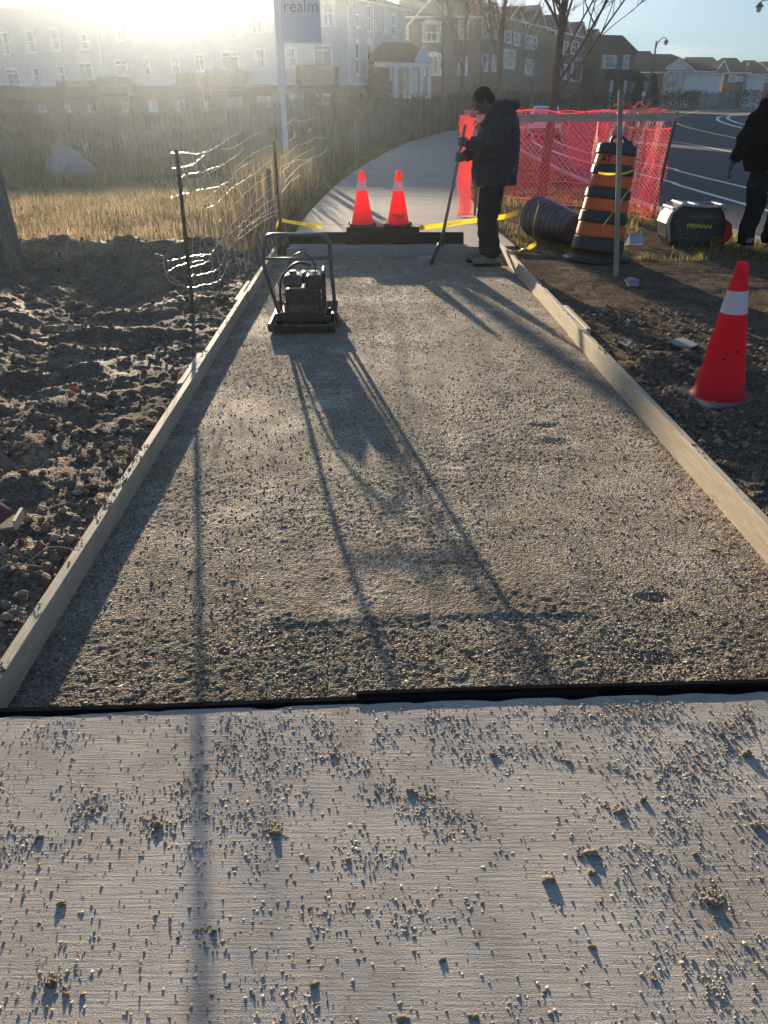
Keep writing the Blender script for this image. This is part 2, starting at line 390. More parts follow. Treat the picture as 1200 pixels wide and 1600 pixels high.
ribbon(rp_([(1200, 201), (1160, 194), (1142, 188), (1137, 184), (1146, 180.5), (1180, 178.6), (1240, 178)]), .3, -.112, M_white, 'lane_line', road)
ribbon(rp_([(1090, 170.5), (1140, 169.5), (1240, 169)]), .5, -.112, M_white, 'edge_line', road)
# ---- kerb
b = MB()
for i in range(len(kl) - 1):
    a, c = kl[i], kl[i + 1]
    if (c - a).length < .01 or a.y < -8: continue
    za, zc = float(gz(a.x, a.y)), float(gz(c.x, c.y))
    b.beam((a.x - .02, a.y, za - .1), (c.x - .02, c.y, zc - .1), .18, .24)
kb = link('kerb', mesh('kerb', b.v, b.f, M_kerb)); kb['kind'] = 'structure'

# ---- existing path beyond the excavation, in slabs with open joints
le = [U(452, 388)[:2]] + [UG(px, py)[:2] for px, py in [(470, 350), (498, 316), (530, 285), (565, 260), (602, 239), (640, 222), (668, 212), (692, 206)]]
le = [(x, y) for x, y in le] + [(9, 62), (17, 80), (29, 100)]
lep = smoothpath([(x, y, 0) for x, y in le], 24)
path = bpy.data.objects.new('path', None); COL.objects.link(path); path['kind'] = 'structure'
acc = 0; seg = [lep[0]]; slabs = []
for i in range(1, len(lep)):
    acc += (lep[i] - lep[i - 1]).length; seg.append(lep[i])
    if acc > 1.9 or i == len(lep) - 1: slabs.append(seg); seg = [lep[i]]; acc = 0
for k, sg in enumerate(slabs[:26]):
    m_ = MB(); w = 2.72
    L_, R_ = [], []
    for i, p in enumerate(sg):
        d = (sg[min(i + 1, len(sg) - 1)] - sg[max(i - 1, 0)]).normalized(); nn = Vector((d.y, -d.x, 0))
        q = p + d * (.006 if i == 0 else (-.006 if i == len(sg) - 1 else 0))
        L_.append(q); R_.append(q + nn * w)
    if k == 0:   # broken front edge, squared to the excavation
        L_[0] = Vector((*U(447, 389)[:2], 0)); R_[0] = Vector((*U(752, 386)[:2], 0))
        F0, F1 = L_[0], R_[0]; nfr = 30; fr = []
        for j in range(nfr + 1):
            t_ = j / nfr; q = F0.lerp(F1, t_); q = q + Vector((0, .03 * (rnd.random() - .6), 0)); fr.append(q)
    top = [(p.x, p.y, float(gz(p.x, p.y)) + .004 + .003 * math.sin(k * 2.1)) for p in L_] ; rt = [(p.x, p.y, float(gz(p.x, p.y)) + .004 + .003 * math.sin(k * 2.1)) for p in R_]
    if k == 0:
        top = top[1:]; rt = rt[1:]; poly = [(p.x, p.y, .004) for p in fr] + rt + top[::-1]
        m_.prism(poly, (0, 0, -.16), (0, 0, 0))
        for f in list(m_.f): pass
    else:
        poly = top + rt[::-1]; m_.prism(poly, (0, 0, -.14), (0, 0, 0))
    me = mesh('slab', m_.v, m_.f, M_conc); link('slab', me, path)
FRONTY = F0.y; pathy_ = np.array([p.y for p in lep]); pathx_ = np.array([p.x for p in lep])

# ---- near pavement: one broomed concrete slab
E0, E1 = U(-200, 1124), U(1400, 1073)
def edgeY(x): return E0[1] + (x - E0[0]) * (E1[1] - E0[1]) / (E1[0] - E0[0])
M_slab = bpy.data.materials.new('broomed_concrete'); M_slab.use_nodes = True; t = M_slab.node_tree; bb = t.nodes['Principled BSDF']; ln = t.links.new
co = t.nodes.new('ShaderNodeTexCoord'); mpn = t.nodes.new('ShaderNodeMapping'); mpn.inputs['Scale'].default_value = (9, 150, 5); mpn.inputs['Rotation'].default_value = (0, 0, R(-1.0))
br = t.nodes.new('ShaderNodeTexNoise'); br.inputs['Scale'].default_value = 1; br.inputs['Detail'].default_value = 3; br.inputs['Distortion'].default_value = .25
gr = t.nodes.new('ShaderNodeTexNoise'); gr.inputs['Scale'].default_value = 330; gr.inputs['Detail'].default_value = 3; gr.inputs['Roughness'].default_value = .7
bl = t.nodes.new('ShaderNodeTexNoise'); bl.inputs['Scale'].default_value = 3.2; bl.inputs['Detail'].default_value = 6
ln(co.outputs['Object'], mpn.inputs[0]); ln(mpn.outputs[0], br.inputs[0]); ln(co.outputs['Object'], gr.inputs[0]); ln(co.outputs['Object'], bl.inputs[0])
ad = t.nodes.new('ShaderNodeMath'); ad.operation = 'MULTIPLY_ADD'; ad.inputs[1].default_value = 1.2; ln(gr.outputs[0], ad.inputs[0]); ln(br.outputs[0], ad.inputs[2])
bp = t.nodes.new('ShaderNodeBump'); bp.inputs['Strength'].default_value = .75; bp.inputs['Distance'].default_value = .0075; ln(ad.outputs[0], bp.inputs['Height']); ln(bp.outputs[0], bb.inputs['Normal'])
r_ = t.nodes.new('ShaderNodeValToRGB'); e = r_.color_ramp.elements; e[0].position = .33; e[0].color = (.42, .385, .345, 1); e[1].position = .64; e[1].color = (.54, .495, .445, 1)
ln(bl.outputs[0], r_.inputs[0])
sm = t.nodes.new('ShaderNodeTexNoise'); sm.inputs['Scale'].default_value = 4.5; sm.inputs['Detail'].default_value = 8; sm.inputs['Roughness'].default_value = .7; ln(co.outputs['Object'], sm.inputs[0])      # soil smeared and trodden into the surface
mr_ = t.nodes.new('ShaderNodeMapRange'); mr_.inputs[1].default_value = .52; mr_.inputs[2].default_value = .70; mr_.inputs[4].default_value = .55; ln(sm.outputs[0], mr_.inputs[0]); mxs = t.nodes.new('ShaderNodeMixRGB'); mxs.inputs[2].default_value = (.24, .19, .14, 1)
ln(mr_.outputs[0], mxs.inputs[0]); ln(r_.outputs[0], mxs.inputs[1]); ln(mxs.outputs[0], bb.inputs['Base Color']); bb.inputs['Roughness'].default_value = .8; bb.inputs['Specular IOR Level'].default_value = .0
sx = np.linspace(-2.6, 3.4, 300); sv = np.linspace(0, 1, 130) ** 1.0
X, V = np.meshgrid(sx, sv); EY = edgeY(X) - .014 * np.clip(fbm(X * 9, X * 0 + 3, 3, 2) - .45, 0, 1) * 3
Y = -3.5 + (EY + 3.5) * (1 - (1 - V) ** 1.6)
Z = .002 * (fbm(X * 3, Y * 3, 3, 8) - .5) + .0018 * (fbm(X * 30, Y * 60, 2, 9) - .5)
Xs = np.vstack([X, X[-1:]]); Ys = np.vstack([Y, Y[-1:]]); Zs = np.vstack([Z, np.full((1, X.shape[1]), -.15)])
sl_ = link('pavement', grid_mesh('pavement', Xs, Ys, Zs, M_slab)); sl_['kind'] = 'structure'

# ---- compacted stone bed between the forms
y0 = 1.52
ysr = [y0]
while ysr[-1] < FRONTY + .06: ysr.append(ysr[-1] + .0026 * ysr[-1] + .0022)
ysr = np.array(ysr); u = np.linspace(-.03, 1.03, 400)
Y, UU = np.meshgrid(ysr, u, indexing='ij'); X = LX(Y) + (RX(Y) - LX(Y)) * UU
rough = .25 + .75 * sstep(.42, .62, fbm(X * 1.3, Y * 1.0, 4, 21)); rough = np.maximum(rough, .95 * (1 - sstep(2.05, 2.35, Y + .15 * (fbm(X * 3, Y * 0, 2, 4) - .5))))
rough = np.maximum(rough, .8 * sstep(.9, .97, UU)) * (1 - .45 * sstep(3, 8, Y))
st = .011 * .24 * domes(X, Y, .011, 3) + .02 * .16 * domes(X, Y, .02, 5) * (vnoise(X * 50, Y * 50, 6) > .6) + .006 * (fbm(X * 90, Y * 90, 2, 10) - .5)
Zb = TZ + st * rough + .010 * (fbm(X * 1.2, Y * 1.2, 3, 31) - .5) + .0035 * (fbm(X * 8, Y * 8, 3, 33) - .5)
Zb = Zb + .006 * sstep(-.03, .03, Y - 2.16 - .03 * np.sin(X * 3)) * sstep(-.5, -.3, X) * (1 - sstep(.6, .8, X)) * (1 - sstep(2.2, 2.9, Y))
for (cx, cy) in [U(852, 665, TZ)[:2], U(868, 690, TZ)[:2], (0.9, 1.95), (1.0, 2.3)]:
    Zb = Zb - .014 * np.exp(-(((X - cx) / .06) ** 2 + ((Y - cy) / .03) ** 2))
Zb = Zb + .03 * sstep(FRONTY - .25, FRONTY, Y) * fbm(X * 6, Y * 6, 3, 41)
bed = link('gravel_bed', grid_mesh('gravel_bed', X, Y, Zb, M_gravel)); bed['kind'] = 'structure'

# ---- churned soil to the left of the excavation, with a bank of clods at its far side
def soil(name, x0, x1, ysoil, nx, zf, m, xf=None):
    u = np.linspace(0, 1, nx); Y, UU = np.meshgrid(np.array(ysoil), u, indexing='ij')
    X = (xf[0](Y) if xf and xf[0] else x0) * UU + (xf[1](Y) if xf and xf[1] else x1) * (1 - UU); o = link(name, grid_mesh(name, X, Y, zf(X, Y), m)); o['kind'] = 'structure'; return o
def ysteps(a, b_, k=.0042, c=.004):
    o = [a]
    while o[-1] < b_: o.append(o[-1] + k * o[-1] + c)
    return o
def zleft(X, Y):
    dist = (LX(Y) - .045) - X
    big = ridged(X * .8 + 3, Y * 1.1, 3, 51) - .55
    lump = fbm(X * 3.2, Y * 4.2, 4, 53) - .5
    cl = .07 * .36 * domes(X, Y, .07, 61) * (fbm(X * 2, Y * 2, 2, 63) > .42) + .028 * .42 * domes(X, Y, .028, 65) + .013 * .35 * domes(X, Y, .013, 67)
    z = -.06 + .016 * (fbm(X * 22, Y * 22, 3, 55) - .5) + .13 * big * sstep(0, .8, dist) + .14 * lump * sstep(0, .5, dist) + cl * .95 + .015 * sstep(0, .1, dist)
    wheel = np.exp(-((dist - 1.15 - .12 * np.sin(Y * 1.3)) / .28) ** 2) * sstep(3.5, 5, Y)
    z = z - .05 * wheel
    bank = np.exp(-((Y - 8.55 - .12 * np.sin(X * 1.7) + .30 * (fbm(X * 1.1, Y * 0, 2, 71) - .5)) / .42) ** 2) * sstep(0, .9, dist)
    z = z + bank * (.17 + .30 * (fbm(X * 2.2, Y * 2.2, 3, 73) - .4))
    z = np.minimum(z, .02 + .3 * sstep(.05, .5, dist))
    return z + gz(X, Y)
soil('churned_soil', -8.6, -1.18, ysteps(1.35, 10.0), 520, zleft, M_mud, (None, lambda y: LX(y) - .034))
# narrow strip so the soil meets the form even where it is closer to the axis
def zright(X, Y):
    dist = X - (RX(Y) + .045)
    rough = (1 - sstep(4.4, 5.6, Y)) * .85 + .15
    lump = fbm(X * 3.0, Y * 3.4, 4, 83) - .5
    cl = .06 * .36 * domes(X, Y, .06, 91) * (fbm(X * 2, Y * 2, 2, 93) > .4) + .026 * .42 * domes(X, Y, .026, 95) + .012 * .35 * domes(X, Y, .012, 97)
    z = -.035 + .016 * rough * (fbm(X * 22, Y * 22, 3, 56) - .5) + .19 * lump * rough * sstep(0, .35, dist) + cl * (.25 + .75 * rough) + .02 * (fbm(X * 1.3, Y * 1.6, 3, 99) - .4)
    z = z + .06 * np.exp(-((dist - .5) / .4) ** 2) * rough + .03 * sstep(7, 9, Y)
    z = z + .075 * np.exp(-(((X - 2.02) / .22) ** 2 + ((Y - 3.78) / .10) ** 2)) + .08 * np.exp(-(((X - 1.75) / .18) ** 2 + ((Y - 4.75) / .14) ** 2))
    flat = np.exp(-(((X - 2.0) / .2) ** 2 + ((Y - 4.15) / .17) ** 2))
    z = z * (1 - flat) + .0 * flat
    z = np.minimum(z, .02 + .3 * sstep(.05, .4, dist))
    kx = kerbx(Y); z = z * (1 - sstep(-.3, -.14, X - kx)) - .02 * sstep(-.3, -.14, X - kx)
    return z + gz(X, Y)
soil('trampled_soil', 1.45, 4.37, ysteps(1.35, 20.5, .005, .004), 330, zright, M_mud2, (lambda y: np.where(y > FRONTY - .1, np.interp(y, pathy_, pathx_) + 2.73, RX(y) + .034), lambda y: kerbx(y) - .10))

# ---- forms: boards, splice pieces and pins
def board(name, label, x_of, ya, yb, top, m, side, group, dx=0., hgt=.145):
    b = MB(); xa, xb = x_of(ya) + side * .019 + dx, x_of(yb) + side * .019 + dx; za, zb_ = top if isinstance(top, tuple) else (top, top)
    b.beam((0, 0, za - hgt / 2), (xb - xa, yb - ya, zb_ - hgt / 2), .038, hgt)
    o = link(name, mesh(name, b.v, b.f, m), None, (xa, ya, 0)); setp(o, label, 'board', group)
    bv = o.modifiers.new('b', 'BEVEL'); bv.width = .003; bv.segments = 2
    return o
board('form_board', 'nearest weathered board of the left form, from the pavement up to the first splice piece', LX, 1.25, 4.72, (.002, .002), M_woodgrey, -1, 'form boards')
board('form_board', 'middle weathered board of the left form, between its two splice pieces', LX, 4.728, 7.0, (.004, .008), M_woodgrey, -1, 'form boards', -.006)
board('form_board', 'farthest weathered board of the left form, behind the plate compactor', LX, 7.01, 9.45, (.006, .012), M_woodgrey, -1, 'form boards', .004)
board('form_board', 'long pale board of the right form, passing the large cone', RX, 1.3, 5.95, (.036, .03), M_wood, 1, 'form boards')
board('form_board', 'pale far board of the right form ending near the boots of the worker', RX, 5.96, 9.65, (.03, .026), M_wood, 1, 'form boards', .01)
def splice(label, side, xof, ya, yb, top, m):
    b = MB(); x = xof((ya + yb) / 2) + side * .062
    b.box((0, 0, 0), (.038, yb - ya, .10), rot=(0, R(2 * side), R(1.2))); o = link('splice_board', mesh('splice_board', b.v, b.f, m), None, (x, (ya + yb) / 2, top - .05))
    setp(o, label, 'board', 'splice pieces nailed behind the forms'); bv = o.modifiers.new('b', 'BEVEL'); bv.width = .003
splice('short grey splice piece behind the left form at its nearer joint', -1, LX, 4.45, 5.1, .0, M_woodgrey)
splice('short pale splice piece behind the left form beside the wire fence', -1, LX, 6.7, 7.5, .004, M_wood)
splice('short pale splice piece with nails behind the right form', 1, RX, 5.6, 6.35, .036, M_wood)
splice('small pale piece behind the far end of the right form', 1, RX, 8.75, 9.2, .02, M_wood)
# fibreboard joint strip between pavement and bed
def strip(label, xa, xb, off, th, zt):
    b = MB(); k = 10; pts = [xa + (xb - xa) * i / k for i in range(k + 1)]
    for i in range(k):
        b.beam((pts[i], edgeY(pts[i]) + off + .003 * math.sin(i), zt - .05), (pts[i + 1], edgeY(pts[i + 1]) + off + .003 * math.sin(i + 1), zt - .05), th, .1)
    solo('joint_strip', b, M_blackboard, label, 'joint strip', 'black joint strips')
strip('long black fibre joint strip along the pavement edge, on the left', -1.9, .62, .018, .015, .004)
strip('second black fibre joint strip lapped behind the first, on the right', -.08, 2.4, .036, .014, .010)

# ---- crumbs and stones
def rocks(n, xy, size, z, seed, m, name, flat=.7, colr=None, low=False):
    rs = np.random.RandomState(seed)
    base = np.array([(1, 0, 0), (-1, 0, 0), (0, 1, 0), (0, -1, 0), (0, 0, 1), (0, 0, -1), (.6, .6, .5), (-.6, .6, -.4), (.5, -.6, .5), (-.5, -.6, .5)], float)
    base = base[:6]; F_ = np.array([(0, 2, 4), (2, 1, 4), (1, 3, 4), (3, 0, 4), (2, 0, 5), (1, 2, 5), (3, 1, 5), (0, 3, 5)])
    # one subdivision to 18 verts
    ed = {}; V = [tuple(v) for v in base]; FF = []
    def mid(a, b):
        k = (min(a, b), max(a, b))
        if k not in ed:
            p = (np.array(V[a]) + np.array(V[b])) / 2; p = p / np.linalg.norm(p) * .95; ed[k] = len(V); V.append(tuple(p))
        return ed[k]
    for a, b_, c in F_:
        x, y, w = mid(a, b_), mid(b_, c), mid(c, a); FF += [(a, x, w), (x, b_, y), (w, y, c), (x, y, w)]
    if low: V = base; FF = F_
    V = np.array(V); FF = np.array(FF); k = len(V)
    jit = 1 + (.7 if low else .35) * (rs.rand(n, k, 1) - .5) * 2
    s = size[:, None, None] * (1 + .5 * (rs.rand(n, 1, 3) - .5)); s[:, :, 2] *= flat
    P = V[None] * jit * s; a = rs.rand(n) * 6.28; ca, sa = np.cos(a)[:, None], np.sin(a)[:, None]
    x = P[..., 0] * ca - P[..., 1] * sa; y = P[..., 0] * sa + P[..., 1] * ca
    P = np.stack([x + xy[:, 0:1], y + xy[:, 1:2], P[..., 2] + z[:, None] + size[:, None] * flat * .45], -1)
    fc = (FF[None] + (np.arange(n) * k)[:, None, None]).reshape(-1, 3)
    cl = None if colr is None else np.repeat(colr, k, 0)
    return np_mesh(name, P.reshape(-1, 3), fc, m, False, cl)
M_crumb = mat('soil_crumb', (.27, .23, .18), .9, attr='tint')
rs = np.random.RandomState(5)
N = 560000; xy = np.stack([rs.uniform(-1.5, 1.7, N), rs.uniform(.55, 1.75, N)], 1)
xy = xy[xy[:, 1] < edgeY(xy[:, 0]) - .012]
d = fbm(xy[:, 0] * 3.1, xy[:, 1] * 4, 4, 15); d2 = fbm(xy[:, 0] * 14, xy[:, 1] * 14, 2, 16)
keep = rs.rand(len(xy)) < .06 + .42 * sstep(.47, .68, d) * (.2 + 1.1 * sstep(.35, .7, d2))
xy = xy[keep]; nb_ = len(xy)
cl_ = []
for px, py, s, k in [(1130, 1150, .05, 260), (1165, 1130, .04, 160), (1060, 1205, .04, 130), (1090, 1180, .05, 160), (250, 1290, .025, 110), (428, 1302, .016, 90), (530, 1182, .02, 60), (925, 1335, .015, 70), (1110, 1405, .018, 80), (325, 1458, .02, 60), (85, 1535, .016, 60), (960, 1262, .022, 70), (600, 1235, .03, 80), (665, 1245, .02, 60), (1190, 1265, .03, 80), (875, 1185, .03, 60), (130, 1265, .02, 40), (385, 1150, .04, 90), (720, 1140, .05, 120), (1000, 1120, .05, 120), (300, 1230, .04, 80)]:
    p = U(px, py); cl_.append(np.array(p[:2]) + rs.randn(k, 2) * [s * 1.2, s * .8])
xy = np.concatenate([xy] + cl_); xy = xy[xy[:, 1] < edgeY(xy[:, 0]) - .012]; n_ = len(xy); sz = (.0005 + .0036 * rs.rand(n_) ** 7); sz[nb_:] = .001 + .0038 * rs.rand(n_ - nb_) ** 2
gcol = np.array([(.42, .37, .30), (.33, .28, .21), (.50, .45, .38), (.2, .155, .11)])[rs.choice(4, n_, p=[.4, .25, .25, .1])]; gcol[nb_:] *= np.array([.68, .6, .5])
o = link('soil_crumbs', rocks(n_, xy, sz, np.zeros(n_), 6, M_crumb, 'soil_crumbs', .6, gcol, low=True)); setp(o, 'fine crumbs of stone and soil strewn over the broomed pavement', 'crumbs', kind='stuff')
# larger clods one can point to
clods = [(855, 1375, .016), (428, 1300, .013), (62, 1308, .008), (97, 1412, .009), (490, 1540, .008), (968, 1268, .010), (1005, 1252, .008), (925, 1335, .011), (1112, 1410, .012), (333, 1455, .007),
         (85, 1535, .010), (245, 1290, .013), (1022, 1530, .006), (740, 1588, .009), (925, 1480, .007), (885, 1190, .010), (1130, 1150, .013), (1165, 1180, .012), (520, 1180, .009), (630, 1590, .009),
         (545, 1345, .007), (1180, 1290, .010), (145, 1265, .007), (690, 1500, .006), (640, 1235, .008), (770, 1180, .009), (1085, 1335, .006), (925, 1365, .008)]
for i, (px, py, s) in enumerate(clods):
    p = U(px, py); kk = rnd.randint(4, 9); q = np.array([(rnd.uniform(-1, 1) * s * .9, rnd.uniform(-1, 1) * s * .5) for _ in range(kk)])
    q[0] = 0
    me = rocks(kk, q, np.array([s * rnd.uniform(.35, 1) for _ in range(kk)]) * .8, np.zeros(kk), 100 + i, MATS['soil_crumb'], 'soil_clod', .8, np.array([(.30, .24, .16)] * kk) * rnd.uniform(.6, 1.1))
    o = link('soil_clod', me, None, (p[0], p[1], 0)); setp(o, {0: 'largest tan clod on the pavement, in two lumps, casting the longest shadow', 1: 'dark crumbly clod on the pavement inside the tall soft post shadow', 2: 'flat pale stone near the left edge of the pavement with a round shadow', 4: 'tan clod near the bottom edge of the pavement beside a thin stalk', 16: 'crumbly heap of tan clods near the joint strip at the right'}.get(i, 'small dry clod of soil lying on the broomed concrete pavement'), 'clod', 'clods on the pavement')
# loose stones on the bed and along the soil
def bedz(x, y): return TZ + .010 * (fbm(x * 1.2, y * 1.2, 3, 31) - .5) + .0035 * (fbm(x * 8, y * 8, 3, 33) - .5)
N = 110000; yy = 1.6 + 7.6 * rs.rand(N) ** 1.9; xx = LX(yy) + (RX(yy) - LX(yy)) * rs.rand(N); kp = rs.rand(N) < .25 + .75 * sstep(.45, .62, fbm(xx * 1.3, yy * 1.0, 4, 21)); xx, yy = xx[kp], yy[kp]; n_ = len(xx)
gc = np.array([(.40, .33, .24), (.30, .24, .17), (.50, .42, .32), (.17, .14, .10)])[rs.choice(4, n_)]
o = link('loose_stones', rocks(n_, np.stack([xx, yy], 1), .0022 + .0046 * rs.rand(n_) ** 2.5, bedz(xx, yy), 8, mat('stone_chip', (.3, .27, .22), .65, spec=.15, attr='tint'), 'loose_stones', .6, gc, low=True)); setp(o, 'loose crushed stone chips on the compacted bed', 'gravel', kind='stuff')
def scatter_soil(name, label, n, xr, yr, zf, seed, smax, cols, bias=1.5):
    rs = np.random.RandomState(seed); yy = yr[0] + (yr[1] - yr[0]) * rs.rand(n) ** bias; xx = rs.uniform(*xr, n)
    ok = (xx < LX(yy) - .05) | (xx > RX(yy) + .06); xx, yy = xx[ok], yy[ok]
    kp = rs.rand(len(xx)) < .2 + .8 * sstep(.4, .6, fbm(xx * 1.7, yy * 1.7, 3, seed)); xx, yy = xx[kp], yy[kp]; n_ = len(xx)
    zz = zf(xx, yy); s = .003 + smax * rs.rand(n_) ** 5
    gc = np.array(cols)[rs.choice(len(cols), n_)]
    o = link(name, rocks(n_, np.stack([xx, yy], 1), s, zz, seed, MATS['soil_crumb'], name, .8, gc)); setp(o, label, 'soil crumbs', kind='stuff')
dk = [(.19, .148, .108), (.13, .10, .076), (.24, .19, .14), (.30, .245, .185)]
scatter_soil('soil_lumps', 'crumbled dark soil lumps left of the excavation', 42000, (-7, -1.15), (1.45, 9.3), zleft, 77, .022, dk)
scatter_soil('soil_lumps', 'crumbled dark soil lumps right of the excavation', 22000, (1.45, 4.2), (1.45, 6.5), zright, 78, .02, dk)

for nm, f_, sd, zt_, n0, lab in (('board_soil', LX, -1, .004, 900, 'bits of soil lying on the top edge of the left form'), ('board_soil', RX, 1, .033, 260, 'bits of soil lying on the top edge of the right form')):
    yy = 1.5 + 5.5 * rs.rand(n0) ** 1.2; yy = yy[rs.rand(n0) < sstep(.4, .6, fbm(yy * 3, yy * 0, 3, 88))]; n_ = len(yy); xx = f_(yy) + sd * (.004 + .034 * rs.rand(n_))
    o = link(nm, rocks(n_, np.stack([xx, yy], 1), .002 + .006 * rs.rand(n_) ** 3, np.full(n_, zt_ - .001), 90, MATS['soil_crumb'], nm, .6, np.array(dk)[rs.choice(4, n_)] * .7, low=True)); setp(o, lab, 'soil crumbs', kind='stuff')
# ================================================================== BUILDINGS
M_siding = mat('blue_grey_siding', (.50, .53, .56), .75, .1, 1.5, spec=.15, bump=.0)
M_siding2 = mat('beige_siding', (.50, .47, .40), .75, .1, 1.5, spec=.15)
M_brick = mat('brown_brick', (.20, .14, .11), .9, col2=(.15, .11, .09), vscale=2.5)
M_brickg = mat('grey_brick', (.22, .185, .16), .9, col2=(.16, .14, .12), vscale=2.2)
M_roof = mat('dark_shingle', (.024, .024, .027), 1., .3, 3, spec=.05)
M_trim = mat('white_trim', (.78, .78, .76), .6)
M_pane = mat('window_glass', (.16, .19, .22), .08, .4, .8, spec=1.)
M_curt = mat('pale_curtain', (.62, .62, .58), .8, .25, 2.5)
M_deck = mat('dark_deck_timber', (.13, .10, .08), .85, .25, 4)
M_door = mat('grey_door', (.20, .22, .24), .5)
M_stone = mat('noise_wall_concrete', (.36, .35, .33), .9, .15, 1.2)
M_wallwhite = mat('white_siding', (.70, .72, .74), .7, .06, 1)

class Fac:       # a vertical facade standing on the line p0-p1
    def __init__(s, p0, p1):
        s.a = Vector((p0[0], p0[1], 0)); s.b = Vector((p1[0], p1[1], 0)); s.d = (s.b - s.a).normalized(); s.l = (s.b - s.a).length
        s.n = Vector((s.d.y, -s.d.x, 0))
        if s.n.dot(-s.a) < 0: s.n = -s.n
    def pix(s, px, py):
        dx, dy, dz = ray(px, py); r = Vector((dx, dy, 0)); k = s.a.dot(s.n) / r.dot(s.n)
        p = r * k; return (p - s.a).dot(s.d), CAMZ + dz * k
    def P(s, u, z, o=0.): q = s.a + s.d * u + s.n * o; return Vector((q.x, q.y, z))
    def box(s, mb, u0, u1, z0, z1, o0, o1):
        c = s.P((u0 + u1) / 2, (z0 + z1) / 2, (o0 + o1) / 2)
        return mb.box(c, (abs(u1 - u0), abs(o1 - o0), abs(z1 - z0)), M=Matrix((s.d, s.n, Vector((0, 0, 1)))).transposed())
    def rect(s, x0, y0, x1, y1):
        u0, zt = s.pix(x0, y0); u1, zb = s.pix(x1, y1); return min(u0, u1), max(u0, u1), min(zb, zt), max(zb, zt)
def window(fac, root, r, style='sash', arch=False, curtain=True, off=0., name='window'):
    u0, u1, z0, z1 = r; f = MB(); fw = min(.13, (u1 - u0) * .16); o = off
    fac.box(f, u0, u0 + fw, z0, z1, o, o + .07); fac.box(f, u1 - fw, u1, z0, z1, o, o + .07)
    fac.box(f, u0 + fw, u1 - fw, z1 - fw, z1, o, o + .07); fac.box(f, u0 - .04, u1 + .04, z0 - .03, z0 + fw, o, o + .12)
    um, zm = (u0 + u1) / 2, z0 + (z1 - z0) * .5
    if style in ('sash', 'grid'): fac.box(f, u0 + fw, u1 - fw, zm - .035, zm + .035, o, o + .06)
    if style in ('grid', 'pair', 'door'): fac.box(f, um - .045, um + .045, z0 + fw, z1 - fw, o, o + .062)
    if style == 'door': fac.box(f, u0 + fw, u1 - fw, z1 - .45, z1 - .37, o, o + .061)
    if arch:
        pts = [fac.P(u0 - .05, z1 - .02)]
        for i in range(9): a = math.pi * i / 8; pts.append(fac.P(um - math.cos(a) * (u1 - u0 + .1) / 2, z1 - .02 + math.sin(a) * .38))
        f.prism(pts[1:], fac.n * o, fac.n * (o + .08))
    w = part(name, f, M_trim, root)
    pn = MB(); fac.box(pn, u0 + fw * .5, u1 - fw * .5, z0 + .02, z1 - fw * .5, o - .02, o + .02); part('pane', pn, M_pane, w)
    if curtain and style != 'door':
        c = MB(); k = rnd.random()
        fac.box(c, u0 + fw, u0 + fw + (u1 - u0) * (.16 + .1 * k), z0 + fw, z1 - fw, o + .02, o + .028); part('curtain', c, M_curt, w); c = MB(); fac.box(c, u1 - fw - (u1 - u0) * (.12 + .12 * k), u1 - fw, z0 + fw, z1 - fw, o + .02, o + .028)
        part('curtain', c, M_curt, w)
    if style == 'door':
        c = MB(); fac.box(c, u0 + fw, um - .05, z0 + .05, z1 - .5, o + .02, o + .03); part('door_leaf', c, M_door, w)
    return w
def gable(fac, root, u0, u1, ze, zp, depth, wallm, over=.35):
    """a front gable: triangular wall, pitched roof running back"""
    um = (u0 + u1) / 2; g = MB(); g.prism([fac.P(u0, ze - .01), fac.P(u1, ze - .01), fac.P(um, zp)], fac.n * .0, fac.n * -.25); part('gable', g, wallm, root)
    r = MB(); sl_ = (zp - ze) / (um - u0)
    for sgn, ue in ((-1, u0), (1, u1)):
        A = (um, zp + .16); B = (ue + sgn * over, ze - sl_ * over + .10)
        poly = [fac.P(A[0], A[1], over), fac.P(B[0], B[1], over), fac.P(B[0], B[1] - .14, over), fac.P(A[0], A[1] - .17, over)]
        r.prism(poly, (0, 0, 0), fac.n * -(depth + over))
    part('roof', r, M_roof, root)
    tr = MB()
    for sgn, ue in ((-1, u0), (1, u1)):
        A = fac.P(um, zp + .0, over + .03); B = fac.P(ue + sgn * over, ze - sl_ * over - .06, over + .03); tr.beam(A, B, .04, .2, up=(0, 0, 1))
    part('verge_trim', tr, M_trim, root)

# ---- long three-storey block on the left, against the light
Lf = Fac(UY(-140, 160, 85)[:2], UY(547, 150, 76)[:2])
root = thing('townhouse_block', 'long pale three-storey townhouse block with timber balconies behind the fence', 'building', tuple(Lf.P(0, -1.2)))
ev = 9.25; ub, zb = Lf.pix(400, 137)
w = MB(); Lf.box(w, 0, Lf.l, 3.15, ev, -11, 0); part('wall', w, M_siding, root)
w = MB(); Lf.box(w, .02, Lf.l - .02, -1.6, 3.1, -10.9, -.03); part('brick_base', w, M_brick, root)
w = MB(); Lf.box(w, 0, Lf.l + .03, 3.08, 3.26, -.2, .08); part('band_trim', w, M_trim, root)
w = MB(); Lf.box(w, -.3, Lf.l + .4, ev - .02, ev + .2, -.3, .55); part('gutter', w, M_trim, root)
w = MB(); u_a, _ = Lf.pix(0, 40); u_c = u_a + 4.6
w.add([Lf.P(u_a - .6, ev + .16, .5), Lf.P(Lf.l + .5, ev + .16, .5), Lf.P(Lf.l - .2, ev + 1.15, -4.8), Lf.P(u_c, ev + 1.15, -4.8), Lf.P(Lf.l + .5, ev + .16, -11.4), Lf.P(u_a - .6, ev + .16, -11.4)], [(0, 1, 2, 3), (1, 4, 2), (2, 4, 5, 3), (3, 5, 0), (0, 5, 4, 1)])
part('roof', w, M_roof, root)
